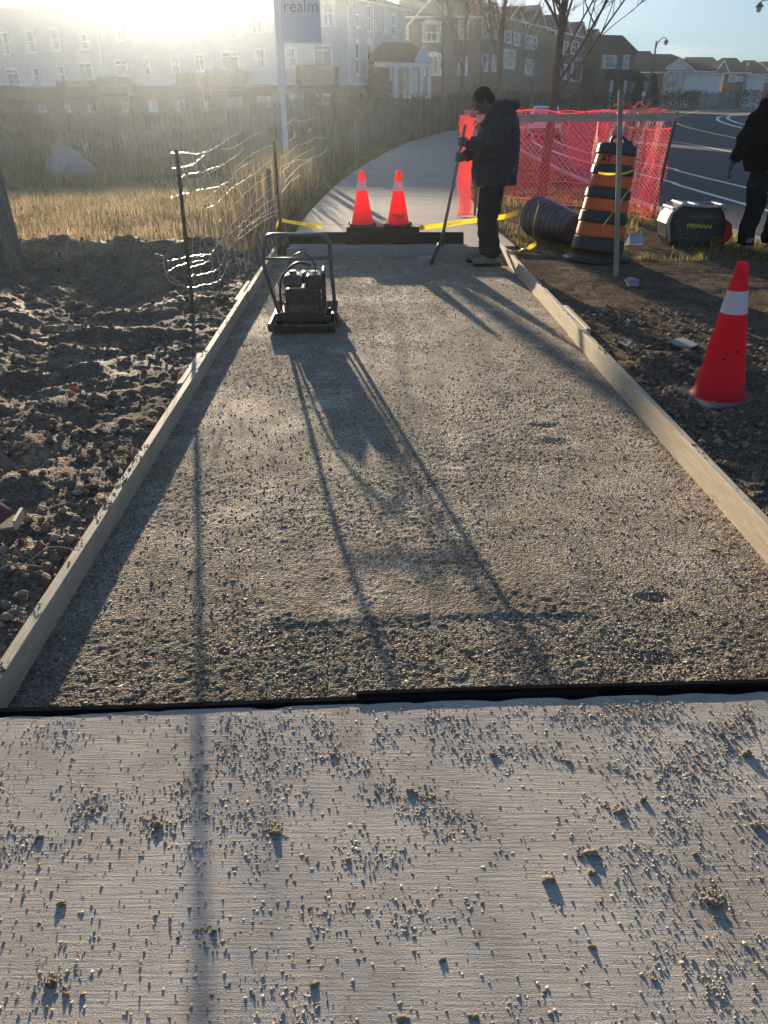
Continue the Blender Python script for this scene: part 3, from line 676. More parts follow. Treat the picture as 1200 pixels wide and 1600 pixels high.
for x0, y0_, x1, y1, stl in [(0, 50, 20, 86, 's'), (37, 47, 60, 83, 's'), (75, 45, 98, 80, 's'), (122, 52, 143, 78, 's'), (176, 30, 203, 66, 'g'), (218, 28, 240, 60, 's'), (250, 27, 272, 58, 's'), (340, 14, 365, 56, 's'), (386, 10, 416, 54, 'g'), (500, 0, 525, 42, 'g'),
                          (8, 107, 35, 135, 'd'), (48, 105, 67, 132, 's'), (88, 102, 107, 130, 's'), (122, 98, 148, 126, 'd'), (178, 93, 203, 120, 'd'), (222, 88, 238, 118, 's'), (265, 86, 284, 115, 'g'), (303, 84, 322, 112, 'd'), (345, 80, 375, 110, 'd'),
                          (397, 76, 418, 108, 'g'), (445, 74, 466, 106, 'g'), (489, 70, 520, 104, 'd'),
                          (60, 164, 74, 176, 'p'), (100, 164, 112, 176, 'p'), (136, 163, 156, 176, 'p'), (188, 160, 206, 176, 'p'), (231, 157, 249, 175, 'p'), (274, 156, 291, 174, 'p'), (315, 155, 329, 172, 'p'), (355, 153, 379, 171, 'p'), (402, 150, 424, 168, 'p'), (452, 147, 475, 166, 'p'), (494, 146, 516, 164, 'p')]:
    window(Lf, root, Lf.rect(x0, y0_, x1, y1), {'s': 'sash', 'g': 'grid', 'd': 'door', 'p': 'pair'}[stl], name='balcony_door' if stl == 'd' else 'window')
for x0, y0_, x1, y1 in [(-30, 134, 43, 160), (101, 127, 161, 156), (163, 121, 213, 150), (286, 115, 329, 148), (331, 110, 391, 141), (470, 103, 531, 137)]:
    u0, u1, z0, z1 = Lf.rect(x0, y0_, x1, y1); bal = MB(); Lf.box(bal, u0, u1, z0, z0 + .25, .0, 1.5); bo = part('balcony', bal, M_deck, root)
    sl2 = MB(); nn = int((u1 - u0) / .16)
    for i in range(nn): u_ = u0 + .08 + i * (u1 - u0 - .16) / max(1, nn - 1); Lf.box(sl2, u_ - .055, u_ + .055, z0 + .26, z1 - .07, 1.42, 1.46)
    for s_ in (u0 + .03, u1 - .03):
        for j in range(8): Lf.box(sl2, s_ - .02, s_ + .02, z0 + .26, z1 - .07, .1 + j * .17, .2 + j * .17)
    o = part('railing_boards', sl2, M_deck, bo, kind='stuff')
    rl = MB(); Lf.box(rl, u0 - .03, u1 + .03, z1 - .07, z1, 1.38, 1.5); Lf.box(rl, u0 - .03, u0 + .05, z0 + .25, z1 + .02, 1.34, 1.41); Lf.box(rl, u1 - .05, u1 + .03, z0 + .25, z1 + .02, 1.34, 1.41); part('handrail', rl, M_deck, bo)
    for s_ in (u0 + .15, u1 - .15): ps = MB(); Lf.box(ps, s_ - .08, s_ + .08, -1.3, z0, 1.2, 1.36); part('deck_post', ps, M_deck, bo)
for px, ya, yb in [(150, 34, 122), (326, 8, 108), (-60, 40, 150)]:
    u_, z1 = Lf.pix(px, ya); _, z0 = Lf.pix(px + 10, yb); d_ = MB(); Lf.box(d_, u_ - .05, u_ + .06, z0, ev, .0, .12); part('downpipe', d_, M_trim, root)
# end face of the block, turned away to the right, with a projecting bay and a porch
Ef = Fac(tuple(Lf.b)[:2], UY(583, 140, 79.5)[:2]); Bf = Fac(tuple(Ef.b)[:2], UY(632, 140, 84.5)[:2])
w = MB(); w.prism([Ef.P(-.02, 3.15), Ef.P(Ef.l, 3.15), Bf.P(Bf.l, 3.15), Lf.P(Lf.l - 6, 3.15, -9)], (0, 0, 0), (0, 0, ev - 3.15)); part('wall', w, M_siding, root)
w = MB(); w.prism([Ef.P(-.02, -1.6, -.03), Ef.P(Ef.l, -1.6, -.03), Bf.P(Bf.l, -1.6, -.03), Lf.P(Lf.l - 6, -1.6, -9)], (0, 0, 0), (0, 0, 4.7)); part('brick_base', w, M_brick, root)
w = MB(); Ef.box(w, -.1, Ef.l, 3.08, 3.26, -.1, .08); Ef.box(w, -.08, .12, 3.2, ev, -.1, .06); Ef.box(w, Ef.l - .12, Ef.l + .1, 3.2, ev, -.1, .06); Ef.box(w, -.2, Ef.l + .1, ev, ev + .2, -.2, .45); Bf.box(w, -.1, Bf.l + .3, ev, ev + .2, -.2, .5); part('corner_trim', w, M_trim, root)
w = MB(); w.add([Ef.P(-.3, ev + .2, .5), Ef.P(Ef.l, ev + .2, .5), Bf.P(Bf.l + .4, ev + .2, .5), Lf.P(Lf.l - 6, ev + .2, -9.5), Lf.P(Lf.l - .6, ev + 1.3, -4.6)], [(0, 1, 4), (1, 2, 4), (2, 3, 4), (3, 0, 4), (0, 3, 2, 1)]); part('roof', w, M_roof, root)
for x0, y0_, x1, y1 in [(553.5, 1, 561, 44), (571, 6, 578.5, 50), (553.5, 66, 561, 118), (572, 67, 580, 120)]: window(Ef, root, Ef.rect(x0, y0_, x1, y1), 'sash', arch=y0_ > 60, curtain=False)
for x0, y0_, x1, y1 in [(595, 9, 604, 53), (610, 20, 618.5, 60)]: window(Bf, root, Bf.rect(x0, y0_, x1, y1), 'grid')
Pf = Fac(UY(586, 150, 76.5)[:2], UY(674, 150, 78.5)[:2]); por = MB()
u0, u1 = .3, Pf.l - .3; zt = Pf.pix(590, 97)[1]; zr = Pf.pix(620, 64)[1]
por.add([Pf.P(0, zt, .3), Pf.P(Pf.l, zt, .3), Pf.P(Pf.l, zt, -4), Pf.P(0, zt, -4), Pf.P(1.3, zr, -1.4), Pf.P(Pf.l - 1.3, zr, -1.4)], [(0, 1, 5, 4), (1, 2, 5), (2, 3, 4, 5), (3, 0, 4), (0, 3, 2, 1)])
po = part('porch', por, M_roof, root)
w = MB(); g0 = Pf.pix(645, 90)[0]; g1 = Pf.pix(672, 90)[0]
w.prism([Pf.P(g0, zt + .02), Pf.P(g1, zt + .02), Pf.P((g0 + g1) / 2, Pf.pix(655, 67)[1])], Pf.n * .2, Pf.n * .45); part('porch_gable', w, M_wallwhite, po)
w = MB(); Pf.box(w, 0, Pf.l, zt - .35, zt - .01, -.1, .3)
for px in (617, 640, 657, 669): u_ = Pf.pix(px, 130)[0]; Pf.box(w, u_ - .2, u_ + .2, -.6, zt - .3, -.15, .2)
part('porch_column', w, M_trim, po)
w = MB(); Pf.box(w, .2, Pf.pix(612, 130)[0], -.6, zt - .4, -3.5, -.5); part('brick_base', w, M_brick, root)
w = MB(); Pf.box(w, Pf.pix(615, 1)[0] - 1.5, Pf.l - .2, -.6, zt - .4, -3.6, -2.6); part('porch_wall', w, M_siding, po)
window(Pf, root, (Pf.pix(622, 1)[0], Pf.pix(634, 1)[0], 1.2, 3.6), 'sash', off=-2.55); window(Pf, root, (Pf.pix(648, 1)[0], Pf.pix(655, 1)[0], .6, 3.6), 'sash', off=-2.55)
w = MB(); ua, ub_ = Pf.pix(592, 1)[0], Pf.pix(668, 1)[0]
for i in range(44): u_ = ua + (ub_ - ua) * i / 43; Pf.box(w, u_ - .025, u_ + .025, .2, 1.15, .12, .17)
Pf.box(w, ua, ub_, 1.12, 1.22, .1, .2); part('porch_railing', w, M_trim, po)

# ---- stepped row of brick townhouses in the middle
A0, A1 = UY(628, 150, 92), UY(748, 150, 92); Af = Fac(A0[:2], A1[:2])
def prow(label, fac, u0, u1, ze, depth, wallm, roofp, gb=None, wins=(), kind='townhouse', ridge=None):
    root = thing(kind, label, 'house', tuple(fac.P((u0 + u1) / 2, .5)), 'stepped brick townhouses')
    w = MB(); fac.box(w, u0, u1, -.8, ze, -depth, 0); part('wall', w, wallm, root)
    r = MB(); zr = ze + roofp
    a, b_ = u0 - .3, u1 + .3
    r.add([fac.P(a, ze + .02, .45), fac.P(b_, ze + .02, .45), fac.P(b_, ze + .02, -depth - .4), fac.P(a, ze + .02, -depth - .4), fac.P(a + .0, zr, -depth / 2), fac.P(b_ - .0, zr, -depth / 2)], [(0, 1, 5, 4), (2, 3, 4, 5), (1, 2, 5), (3, 0, 4), (0, 3, 2, 1)])
    part('roof', r, M_roof, root)
    g = MB(); fac.box(g, a, b_, ze - .1, ze + .08, .3, .5); part('gutter', g, M_trim, root)
    if gb: gable(fac, root, gb[0], gb[1], gb[2], gb[3], depth * .5, wallm)
    for wn in wins: window(fac, root, fac.rect(*wn[:4]), wn[4] if len(wn) > 4 else 'grid', arch=len(wn) > 5)
    return root
u = lambda px: Af.pix(px, 100)[0]; zA = lambda py: Af.pix(690, py)[1]
prow('tall brick townhouse with an arched window under a wide gable, right of the white porch', Af, 0, Af.l, zA(27), 10, M_brickg, 3.2, (u(640), u(705), zA(34), zA(-3)),
     [(660, 36, 689, 66, 'grid', 1), (716, 31, 732, 61, 'grid'), (664, 87, 690, 118, 'pair', 1), (716, 88, 730, 118, 'grid'), (632, 42, 638, 62, 'sash')])
Bp0, Bp1 = UY(750, 150, 92)[:2], UY(932, 150, 128)[:2]; Bf2 = Fac(Bp0, Bp1)
def bu(px): return Bf2.pix(px, 100)[0]
rows = [(750, 783, 24, [(753, 30, 762, 60), (768, 34, 777, 62), (753, 84, 761, 112), (769, 86, 778, 112, 'pair')], (752, 780, 5), 'brick townhouse at the corner behind the bare trees, tall windows on its side'),
        (783, 817, 32, [(788, 47, 798, 68), (803, 50, 811, 72), (788, 76, 804, 108, 'pair')], (786, 812, 10), 'second brick townhouse of the receding row, above the worker'),
        (817, 850, 40, [(821, 54, 829, 77), (831, 56, 838, 78), (821, 92, 835, 118, 'pair')], (818, 846, 8), 'third brick townhouse of the receding row, behind the autumn tree trunk'),
        (850, 889, 50, [(872, 62, 879, 85), (881, 64, 886, 86), (868, 98, 884, 124, 'pair')], (860, 886, 22), 'fourth brick townhouse of the receding row, right of the tree trunk'),
        (889, 915, 57, [(893, 63, 903, 86), (894, 92, 907, 128, 'pair', 1)], (890, 912, 34), 'narrow gabled townhouse of the row with a tall white bay'),
        (915, 936, 64, [(921, 70, 932, 89), (919, 106, 928, 133)], (917, 934, 46), 'last narrow townhouse of the receding row before the detached house')]
for x0, x1, ye, wins, g, lab in rows:
    ze = Bf2.pix((x0 + x1) / 2, ye)[1]; prow(lab, Bf2, bu(x0), bu(x1) - .05, ze, 10, M_brickg if x0 % 2 else M_brick, 2.2, (bu(g[0]), bu(g[1]), ze - .1, Bf2.pix((g[0] + g[1]) / 2, g[2])[1]), wins)
# white balconies/bays on the row
# ---- detached house at the end of the row
Df = Fac(UY(930, 150, 118)[:2], UY(984, 150, 120)[:2])
root = thing('detached_house', 'dark two-storey house with one square white window and a columned porch', 'house', tuple(Df.P(2, 1)))
w = MB(); Df.box(w, 0, Df.l, -.5, Df.pix(950, 82)[1], -9, 0); part('wall', w, M_brick, root)
zt = Df.pix(950, 82)[1]; zr = Df.pix(950, 51)[1]; w = MB()
w.add([Df.P(-.4, zt, .5), Df.P(Df.l + .4, zt, .5), Df.P(Df.l + .4, zt, -9.5), Df.P(-.4, zt, -9.5), Df.P(0, zr, -3), Df.P(Df.l - .3, zr, -3), Df.P(0, zr, -6), Df.P(Df.l - .3, zr, -6)], [(0, 1, 5, 4), (1, 2, 7, 5), (2, 3, 6, 7), (3, 0, 4, 6), (4, 5, 7, 6), (0, 3, 2, 1)]); part('roof', w, M_roof, root)
window(Df, root, Df.rect(942, 86, 962, 107), 'grid'); window(Df, root, Df.rect(975, 86, 981, 108), 'sash')
pp = MB(); z2 = Df.pix(950, 127)[1]; z3 = Df.pix(950, 108)[1]; pp.add([Df.P(1, z2, 2.6), Df.P(Df.l + 1.2, z2, 2.6), Df.P(Df.l + 1.2, z2, -.1), Df.P(1, z2, -.1), Df.P(1.5, z3, .02), Df.P(Df.l + .6, z3, .02)], [(0, 1, 5, 4), (1, 2, 5), (3, 0, 4), (0, 3, 2, 1)]); po = part('porch', pp, M_roof, root)
w = MB()
for px in (939, 960, 979): u_ = Df.pix(px, 140)[0]; Df.box(w, u_ - .15, u_ + .15, -.2, z2 + .02, 2.1, 2.4)
part('porch_column', w, M_trim, po)

# ---- houses far off to the right, beyond the bend
def simple_house(name, label, x0, x1, ye, yb, yr, Y, wallm, depth=9, gb=None, wins=(), rx=None, garage=None):
    f = Fac(UY(x0, 150, Y)[:2], UY(x1, 150, Y)[:2]); root = thing(name, label, 'house', tuple(f.P(f.l / 2, 1)), 'houses beyond the bend')
    ze = f.pix((x0 + x1) / 2, ye)[1]; zr = f.pix((x0 + x1) / 2, yr)[1]; w = MB(); f.box(w, 0, f.l, -.5, ze, -depth, 0); part('wall', w, wallm, root)
    a, b_ = (rx and (f.pix(rx[0], 100)[0], f.pix(rx[1], 100)[0])) or (f.l * .18, f.l * .82); w = MB()
    w.add([f.P(-.5, ze, .5), f.P(f.l + .5, ze, .5), f.P(f.l + .5, ze, -depth - .5), f.P(-.5, ze, -depth - .5), f.P(a, zr, -depth / 2), f.P(b_, zr, -depth / 2)], [(0, 1, 5, 4), (1, 2, 5), (2, 3, 4, 5), (3, 0, 4), (0, 3, 2, 1)]); part('roof', w, M_roof, root)
    w = MB(); f.box(w, -.5, f.l + .5, ze - .12, ze + .06, .42, .58); part('gutter', w, M_trim, root)
    if gb: gable(f, root, f.pix(gb[0], 1)[0], f.pix(gb[1], 1)[0], ze - .05, f.pix((gb[0] + gb[1]) / 2, gb[2])[1], depth / 2, gb[3] if len(gb) > 3 else wallm)
    for q in wins: window(f, root, f.rect(*q[:4]), q[4] if len(q) > 4 else 'grid', off=.02)
    return root
simple_house('detached_house', 'house with a plain dark roof behind the curved street lamp', 984, 1032, 113, 150, 76, 142, M_brick, 12, rx=(986, 1030))
simple_house('detached_house', 'white house with one broad white gable under a dark roof', 1018, 1108, 112, 150, 81, 150, M_wallwhite, 12, (1046, 1106, 91), [(1022, 124, 1028, 138), (1040, 126, 1058, 138, 'pair'), (1091, 117, 1096, 124)], rx=(1028, 1064))
simple_house('garage', 'small pale garage wing beside the broad white gable', 1108, 1122, 115, 150, 106, 158, M_wallwhite, 6)
simple_house('detached_house', 'dark roofed house with two small gables and a white upper window', 1126, 1162, 114, 155, 88, 165, M_brick, 10, (1136, 1160, 95, M_brick), [(1139, 117, 1150, 128, 'pair'), (1152, 119, 1160, 127)])
simple_house('detached_house', 'white gabled house with a row of small windows, right of the double gable', 1162, 1190, 116, 155, 92, 172, M_wallwhite, 10, (1166, 1186, 103), [(1168, 118, 1174, 125), (1177, 118, 1183, 125)])
simple_house('detached_house', 'brown house with a low dark roof, cut by the photo edge', 1180, 1260, 110, 155, 94, 180, M_brick, 10, (1186, 1225, 98, M_brick), [(1194, 120, 1202, 128, 'pair')])
simple_house('detached_house', 'low house whose dark roof ridge shows between the white gable and the double gable', 1080, 1130, 112, 150, 87, 178, M_brick, 10, rx=(1082, 1126))
# noise wall panels and a hedge in front of them
nf = Fac(UY(1083, 160, 137)[:2], UY(1150, 160, 139)[:2])
root = thing('noise_wall', 'pale concrete noise wall with piers below the white gabled house', 'wall', tuple(nf.P(3, 1)))
for i in range(7):
    u0 = nf.l * i / 7; w = MB(); nf.box(w, u0 + .2, u0 + nf.l / 7 - .2, .6, nf.pix(1110, 146)[1], -.1, .05); part('panel', w, M_stone, root)
    w = MB(); nf.box(w, u0 - .17, u0 + .17, .6, nf.pix(1110, 143.5)[1], -.2, .2); part('pier', w, M_stone, root)

# ================================================================== FENCES, POLES
# ---- timber privacy fence behind the meadow
fp = [UY(712, 200, 56)[:2], (1.9, 44.0), (-1.1, 35.0), (-5.5, 32.0), (-13, 31.5), (-26, 33), (-44, 37)]
fpts = smoothpath([(x, y, 0) for x, y in fp], 12)
root = thing('timber_fence', 'long weathered timber privacy fence in shade below the pale townhouse block', 'fence', (fp[2][0], fp[2][1], -.3))
M_fence = mat('fence_boards', (.15, .13, .11), .9, .35, 1.6)
bd = MB(); acc = 0; tot = 0; posts = []
for i in range(len(fpts) - 1):
    a, c = fpts[i], fpts[i + 1]; l = (c - a).length; k = max(1, int(l / .15))
    for j in range(k):
        p = a.lerp(c, (j + .5) / k); d = (c - a).normalized(); z = float(gz(p.x, p.y)); h = 1.78 + .03 * rnd.random() - .0
        bd.beam((p.x, p.y, z + .04), (p.x + d.x * .001, p.y, z + h), .135, .02, up=(d.y, -d.x, 0)) if False else bd.box((p.x, p.y, z + h / 2), (.128 if True else 0, .02, h), rot=(0, 0, math.atan2(d.y, d.x)))
    while tot + l > len(posts) * 2.4:
        t_ = (len(posts) * 2.4 - tot) / l; posts.append((a.lerp(c, t_), (c - a).normalized()))
    tot += l
part('fence_boards', bd, M_fence, root, kind='stuff')
for p, d in posts:
    w = MB(); z = float(gz(p.x, p.y)); w.box((p.x + d.y * -.06, p.y - .06, z + .95), (.1, .1, 1.95), rot=(0, 0, math.atan2(d.y, d.x))); part('post', w, M_fence, root)
for h in (.35, 1.75):
    rl = MB()
    for i in range(len(fpts) - 1):
        a, c = fpts[i], fpts[i + 1]; rl.beam((a.x, a.y - .05, float(gz(a.x, a.y)) + h), (c.x, c.y - .05, float(gz(c.x, c.y)) + h), .04, .09)
    part('rail', rl, M_fence, root)
# small utility cabinets at the fence end
p = UG(727, 203); w = MB(); w.box((p[0], p[1], p[2] + .55), (.55, .5, 1.1)); w.box((p[0], p[1], p[2] + 1.12), (.62, .56, .05)); solo('utility_cabinet', w, mat('cabinet_grey', (.22, .26, .25), .6), 'squat grey-green utility cabinet at the end of the timber fence', 'cabinet', bevel=.02)

# ---- tall white post with the sign panel
bx, by, bz = UG(448, 262)
root = thing('sign_post', 'tall white post carrying a pale lettered panel, rising in front of the townhouses', 'sign', (bx, by, bz))
w = MB(); w.box((0, 0, .95), (.13, .13, 1.9)); w.box((0, 0, 3.6), (.19, .19, 3.6)); part('post', w, mat('sign_white', (.66, .70, .76), .6, .05, 4), root, local=True, bevel=.01)
pz = UY(460, 65, by)[2] - bz; pw = (UY(491, 60, by)[0] - UY(432, 60, by)[0])
w = MB(); w.box((.10 + pw / 2, -.02, pz + .95), (pw, .035, 1.9)); pn = part('sign_panel', w, mat('banner_white', (.60, .64, .72), .55, .05, 4), root, local=True)
w = MB(); w.box((.10 + pw / 2, -.02, pz - .02), (pw + .06, .05, .05)); w.box((.09, -.12, pz + .95), (.012, .012, 2.)); part('panel_edge', w, M_trim, root, local=True)
w = MB(); w.lathe([(.28, 0), (.28, .008)], 40, c=(.10 + pw * .52, -.045, pz + 1.30), M=Matrix.Rotation(R(90), 3, 'X')); part('emblem', w, mat('emblem_grey', (.30, .38, .40), .6), pn, local=True)
text('lettering', 'realm', .40, Matrix.Translation((.10 + pw * .5, -.043, pz + .76)) @ Matrix.Rotation(R(90), 4, 'X'), mat('letter_grey', (.22, .26, .30), .6), pn, .003)
# ---- grey post with a small white sign at the left edge
p = U(26, 424); root = thing('sign_post', 'grey timber post in the meadow at the left edge, with a white board on top', 'sign', (p[0], p[1], -.05))
w = MB(); w.box((0, 0, .6), (.12, .12, 1.35), rot=(0, R(-1.5), 0)); part('post', w, M_post, root, local=True, bevel=.008)
w = MB(); w.box((-.32, -.08, 1.45), (.62, .02, .75)); part('sign_panel', w, M_trim, root, local=True)

# ---- street lamps and small poles on the far side
def lamp(label, px, pyb, pyt, Y, pxl, arm_z, hi):
    b_ = UY(px, pyb, Y); zt = UY(px, pyt, Y)[2]; xl = UY(pxl, pyt, Y)[0]; root = thing('street_lamp', label, 'street lamp', (b_[0], Y, b_[2]), 'curved-arm street lamps'); h = zt - b_[2]; dx = xl - b_[0]
    w = MB(); w.tube([(0, 0, 0), (0, 0, h)], [.13, .08], 10); w.tube([(0, 0, 0), (0, 0, .5)], .2, 10); part('pole', w, mat('lamp_dark', (.05, .055, .065), .5), root, local=True)
    w = MB(); w.tube(smoothpath([(0, 0, h - .9), (dx * .12, 0, h - .3), (dx * .5, 0, h + .25), (dx * .9, 0, h + .3), (dx, 0, h + .1)], 5), .045, 6); w.tube([(0, 0, h - .05), (dx * .3, 0, h - .0)], .025, 5); part('arm', w, MATS['lamp_dark'], root, local=True)
    w = MB(); w.lathe([(.04, .18), (.13, .1), (.27, -.08), (.25, -.12)], 12, c=(dx, 0, h)); lt = part('lantern', w, MATS['lamp_dark'], root, local=True)
    w = MB(); w.lathe([(.2, -.12), (.17, -.3), (.08, -.42)], 12, c=(dx, 0, h)); part('globe', w, mat('lamp_glass', (.5, .52, .5), .2), lt, local=True)
lamp('dark street lamp with a curved arm, standing before the plain dark roof', 1012, 160, 64, 100, 1041, 0, 0)
lamp('street lamp whose lantern hangs into the top right of the photo', 1216, 185, 8, 62, 1187, 0, 0)
for px, yb, yt, Y, lab in [(1003, 165, 143, 95, 'short grey bollard sign near the dark fir'), (1156, 166, 97, 130, 'thin pale pole in front of the double gabled house')]:
    b_ = UY(px, yb, Y); zt = UY(px, yt, Y)[2]; root = thing('pole', lab, 'pole', (b_[0], Y, b_[2])); w = MB(); w.tube([(0, 0, 0), (0, 0, zt - b_[2])], .07, 8); part('shaft', w, M_kerb, root, local=True)
    w = MB(); w.box((0, -.06, zt - b_[2] - .25), (.35, .03, .45)); part('plate', w, M_trim, root, local=True)
b_ = UY(1012, 168, 88); w = MB(); w.box((b_[0], 88, b_[2] + .42), (.62, .6, .84)); w.box((b_[0], 88, b_[2] + .86), (.7, .7, .07)); solo('bin', w, mat('bin_green', (.04, .14, .10), .5), 'small green bin at the far edge of the road under the fir', 'bin')
# ================================================================== VEGETATION
M_bark = mat('bark', (.17, .135, .105), .9, .35, 10, bump=.4, bscale=25)
M_twig = mat('twig', (.24, .17, .12), .85, .2, 10)
M_leaf = mat('dry_leaf', (.45, .16, .06), .7, trans=.55, attr='tint')
def tree(name, label, cat, base, h, r0, split, seed, levels=4, leaves=60, spread=.5, stems=5, group=None, lean=(0, 0), leafcol=((.55, .19, .06), (.38, .15, .06), (.6, .30, .10)), leafs=.05, trunkmat=None, tw=7):
    rn = random.Random(seed); root = thing(name, label, cat, base, group)
    tk, lm, twg = MB(), MB(), MB(); ends = []
    def grow(p, d, l, r, lv):
        n = 4 if lv < 2 else 3; pts = [p.copy()]; dd = d.copy()
        for i in range(n):
            dd = (dd + Vector((rn.uniform(-1, 1), rn.uniform(-1, 1), rn.uniform(-.3, .7))) * (.17 + .05 * lv)).normalized(); pts.append(pts[-1] + dd * l / n)
        rr = [r * (1 - .55 * i / n) for i in range(n + 1)]
        (lm if lv <= 1 else twg).tube(pts, rr, 6 if lv < 2 else 3, cap=False)
        if lv >= levels: ends.append(pts[-1]); ends.append(pts[1]); return
        k = (tw if lv == 0 else rn.randint(3, 4)) + (4 if lv == 0 and r > r0 * .5 else 0)
        for i in range(k):
            t_ = .25 + .75 * (i + rn.random()) / k; q = pts[0].lerp(pts[-1], 0); j = min(n - 1, int(t_ * n)); q = pts[j].lerp(pts[j + 1], t_ * n - j) if t_ < 1 else pts[-1]
            side = dd.cross(Vector((rn.uniform(-1, 1), rn.uniform(-1, 1), rn.uniform(-1, 1)))).normalized()
            nd = (dd * 1.0 + side * (.45 + .4 * rn.random())).normalized(); nd.z = abs(nd.z) * .9 + .1
            grow(q, nd.normalized(), l * rn.uniform(.38, .6), max(.0055, rr[j] * rn.uniform(.35, .55)), lv + 1)
    top = Vector((lean[0], lean[1], split)); pts = [Vector((0, 0, -.15)), Vector((lean[0] * .2, 0, split * .35)), Vector((lean[0] * .6, 0, split * .7)), top]
    tk.tube(smoothpath(pts, 3), [r0 * 1.25] + [r0 * (1 - .2 * i / 9) for i in range(9)], 10)
    part('trunk', tk, trunkmat or M_bark, root, smooth=True, local=True)
    mz = h - split; lean0 = Vector((rn.uniform(-.06, .06), rn.uniform(-.06, .06), 1))
    for i in range(stems):
        a = 6.283 * (i + rn.random() * .6) / stems; s_ = spread * rn.uniform(.5, 1.15)
        if i == 0: s_ = .06
        d = Vector((math.cos(a) * s_, math.sin(a) * s_, 1)).normalized(); 
        if i == 0: lm.tube(smoothpath([top - Vector((0, 0, .1)), top + lean0 * mz * .3, top + lean0 * mz * .6 + Vector((.04, .03, 0)), top + lean0 * mz], 5), [r0 * .8 * (1 - .9 * k_ / 15) + .006 for k_ in range(16)], 7); continue
        at_ = (i - 1) / max(1, stems - 1) * .75; grow(top + lean0 * mz * at_ - Vector((0, 0, .05)), d, mz * (1 - at_ * .75) * rn.uniform(.7, .95), r0 * rn.uniform(.18, .34) * (1 - at_ * .5), 0)
    part('limb', lm, trunkmat or M_bark, root, smooth=True, local=True); part('crown', twg, M_twig, root, local=True, kind='stuff')
    if leaves:
        V, F_, Cc = [], [], []
        for i in range(leaves):
            p = ends[rn.randrange(len(ends))] + Vector((rn.gauss(0, .06), rn.gauss(0, .06), rn.gauss(0, .06))); a = Vector((rn.gauss(0, 1), rn.gauss(0, 1), rn.gauss(0, 1))).normalized(); b_ = a.orthogonal().normalized(); s_ = leafs * rn.uniform(.6, 1.3)
            V += [p, p + a * s_ + b_ * s_ * .55, p + a * 2 * s_, p + a * s_ - b_ * s_ * .5]; o = len(V) - 4; F_.append((o, o + 1, o + 2, o + 3)); Cc += [leafcol[rn.randrange(3)]] * 4
        me = np_mesh('leaves', np.array([tuple(v) for v in V]), np.array(F_), M_leaf, False, np.array(Cc)); o = link('leaves', me, root); o['kind'] = 'stuff'
    return root
p = U(846, 312); tree('autumn_tree', 'bare young tree with a few rusty leaves, its trunk inside the orange mesh', 'tree', (p[0], p[1], -.02), 5.6, .085, 1.7, 5, 4, 1400, .8, 22, leafs=.055, lean=(.06, 0), tw=9)
tree('bare_tree', 'bushy bare tree with brown leaves above the worker, in front of the brick row', 'tree', (UY(778, 160, 30)[0], 30, .0), 6.6, .12, 1.4, 9, 4, 900, .6, 12, leafs=.06, group='bare trees along the path', tw=6)
tree('bare_tree', 'grey many-stemmed bare tree between the porch and the worker', 'tree', (UY(722, 160, 42)[0], 42, .0), 7.6, .11, 1.0, 12, 4, 0, .55, 12, group='bare trees along the path', tw=6)
tree('bare_tree', 'slim grey bare tree beside the white porch', 'tree', (UY(692, 160, 52)[0], 52, .1), 6.6, .09, 1.6, 14, 3, 0, .35, 6, group='bare trees along the path')
tree('bare_tree', 'second slim bare tree behind the fence end, brown leaves low on it', 'tree', (UY(748, 160, 54)[0], 54, .1), 6.2, .09, 1.2, 15, 3, 160, .5, 7, group='bare trees along the path', leafs=.07)
for i, (px, Y, h, lab) in enumerate([(1032, 112, 4.2, 'small bare tree in front of the white house, nearest the fir'), (1062, 116, 4.6, 'small bare tree before the broad white gable'), (960, 98, 5, 'thin bare tree at the porch of the dark house'), (905, 84, 5.5, 'thin bare tree in front of the tall white bay'), (868, 76, 5.5, 'bare street tree behind the parked white car'), (830, 60, 5, 'small bare street tree left of the parked white car')]):
    x = UY(px, 160, Y)[0]; tree('bare_tree', lab, 'tree', (x, Y, float(gz(x, Y))), h, .09, 1.1, 30 + i, 3, 0, .6, 6, group='small bare trees on the far verge', tw=5)
# fir and hedges
M_fir = mat('fir_needles', (.045, .07, .055), .8, .3, 4, trans=.15)
def fir(label, px, yb, yt, Y, seed, wide=.27):
    rn = random.Random(seed); b_ = UY(px, yb, Y); h = UY(px, yt, Y)[2] - b_[2]; root = thing('fir_tree', label, 'tree', (b_[0], Y, b_[2]))
    w = MB(); w.tube([(0, 0, 0), (0, 0, h * .95)], [.14, .02], 8); part('trunk', w, M_bark, root, local=True)
    w = MB()
    for i in range(900):
        t_ = rn.random() ** .8; z = h * (.06 + .94 * t_); rad = h * wide * (1 - t_) ** .85 * rn.uniform(.5, 1.12) + .05; a = rn.random() * 6.283
        q = Vector((math.cos(a) * rad, math.sin(a) * rad, z - rad * .25)); s_ = .16 + .1 * rn.random(); t2 = Vector((-math.sin(a), math.cos(a), 0))
        o = Vector((math.cos(a), math.sin(a), -.35)); w.quad(q - t2 * s_ * .6, q + o * s_ * 1.6, q + t2 * s_ * .6, q - o * s_ * .9 + Vector((0, 0, .12)))
    part('crown', w, M_fir, root, local=True)
fir('dark fir tree behind the street lamp at the far side of the road', 1016, 166, 116, 104, 3); fir('broad dark evergreen left of the street lamp', 994, 166, 118, 106, 4, .36)
M_hedge = mat('hedge', (.055, .06, .035), .9, .4, 2, trans=.1)
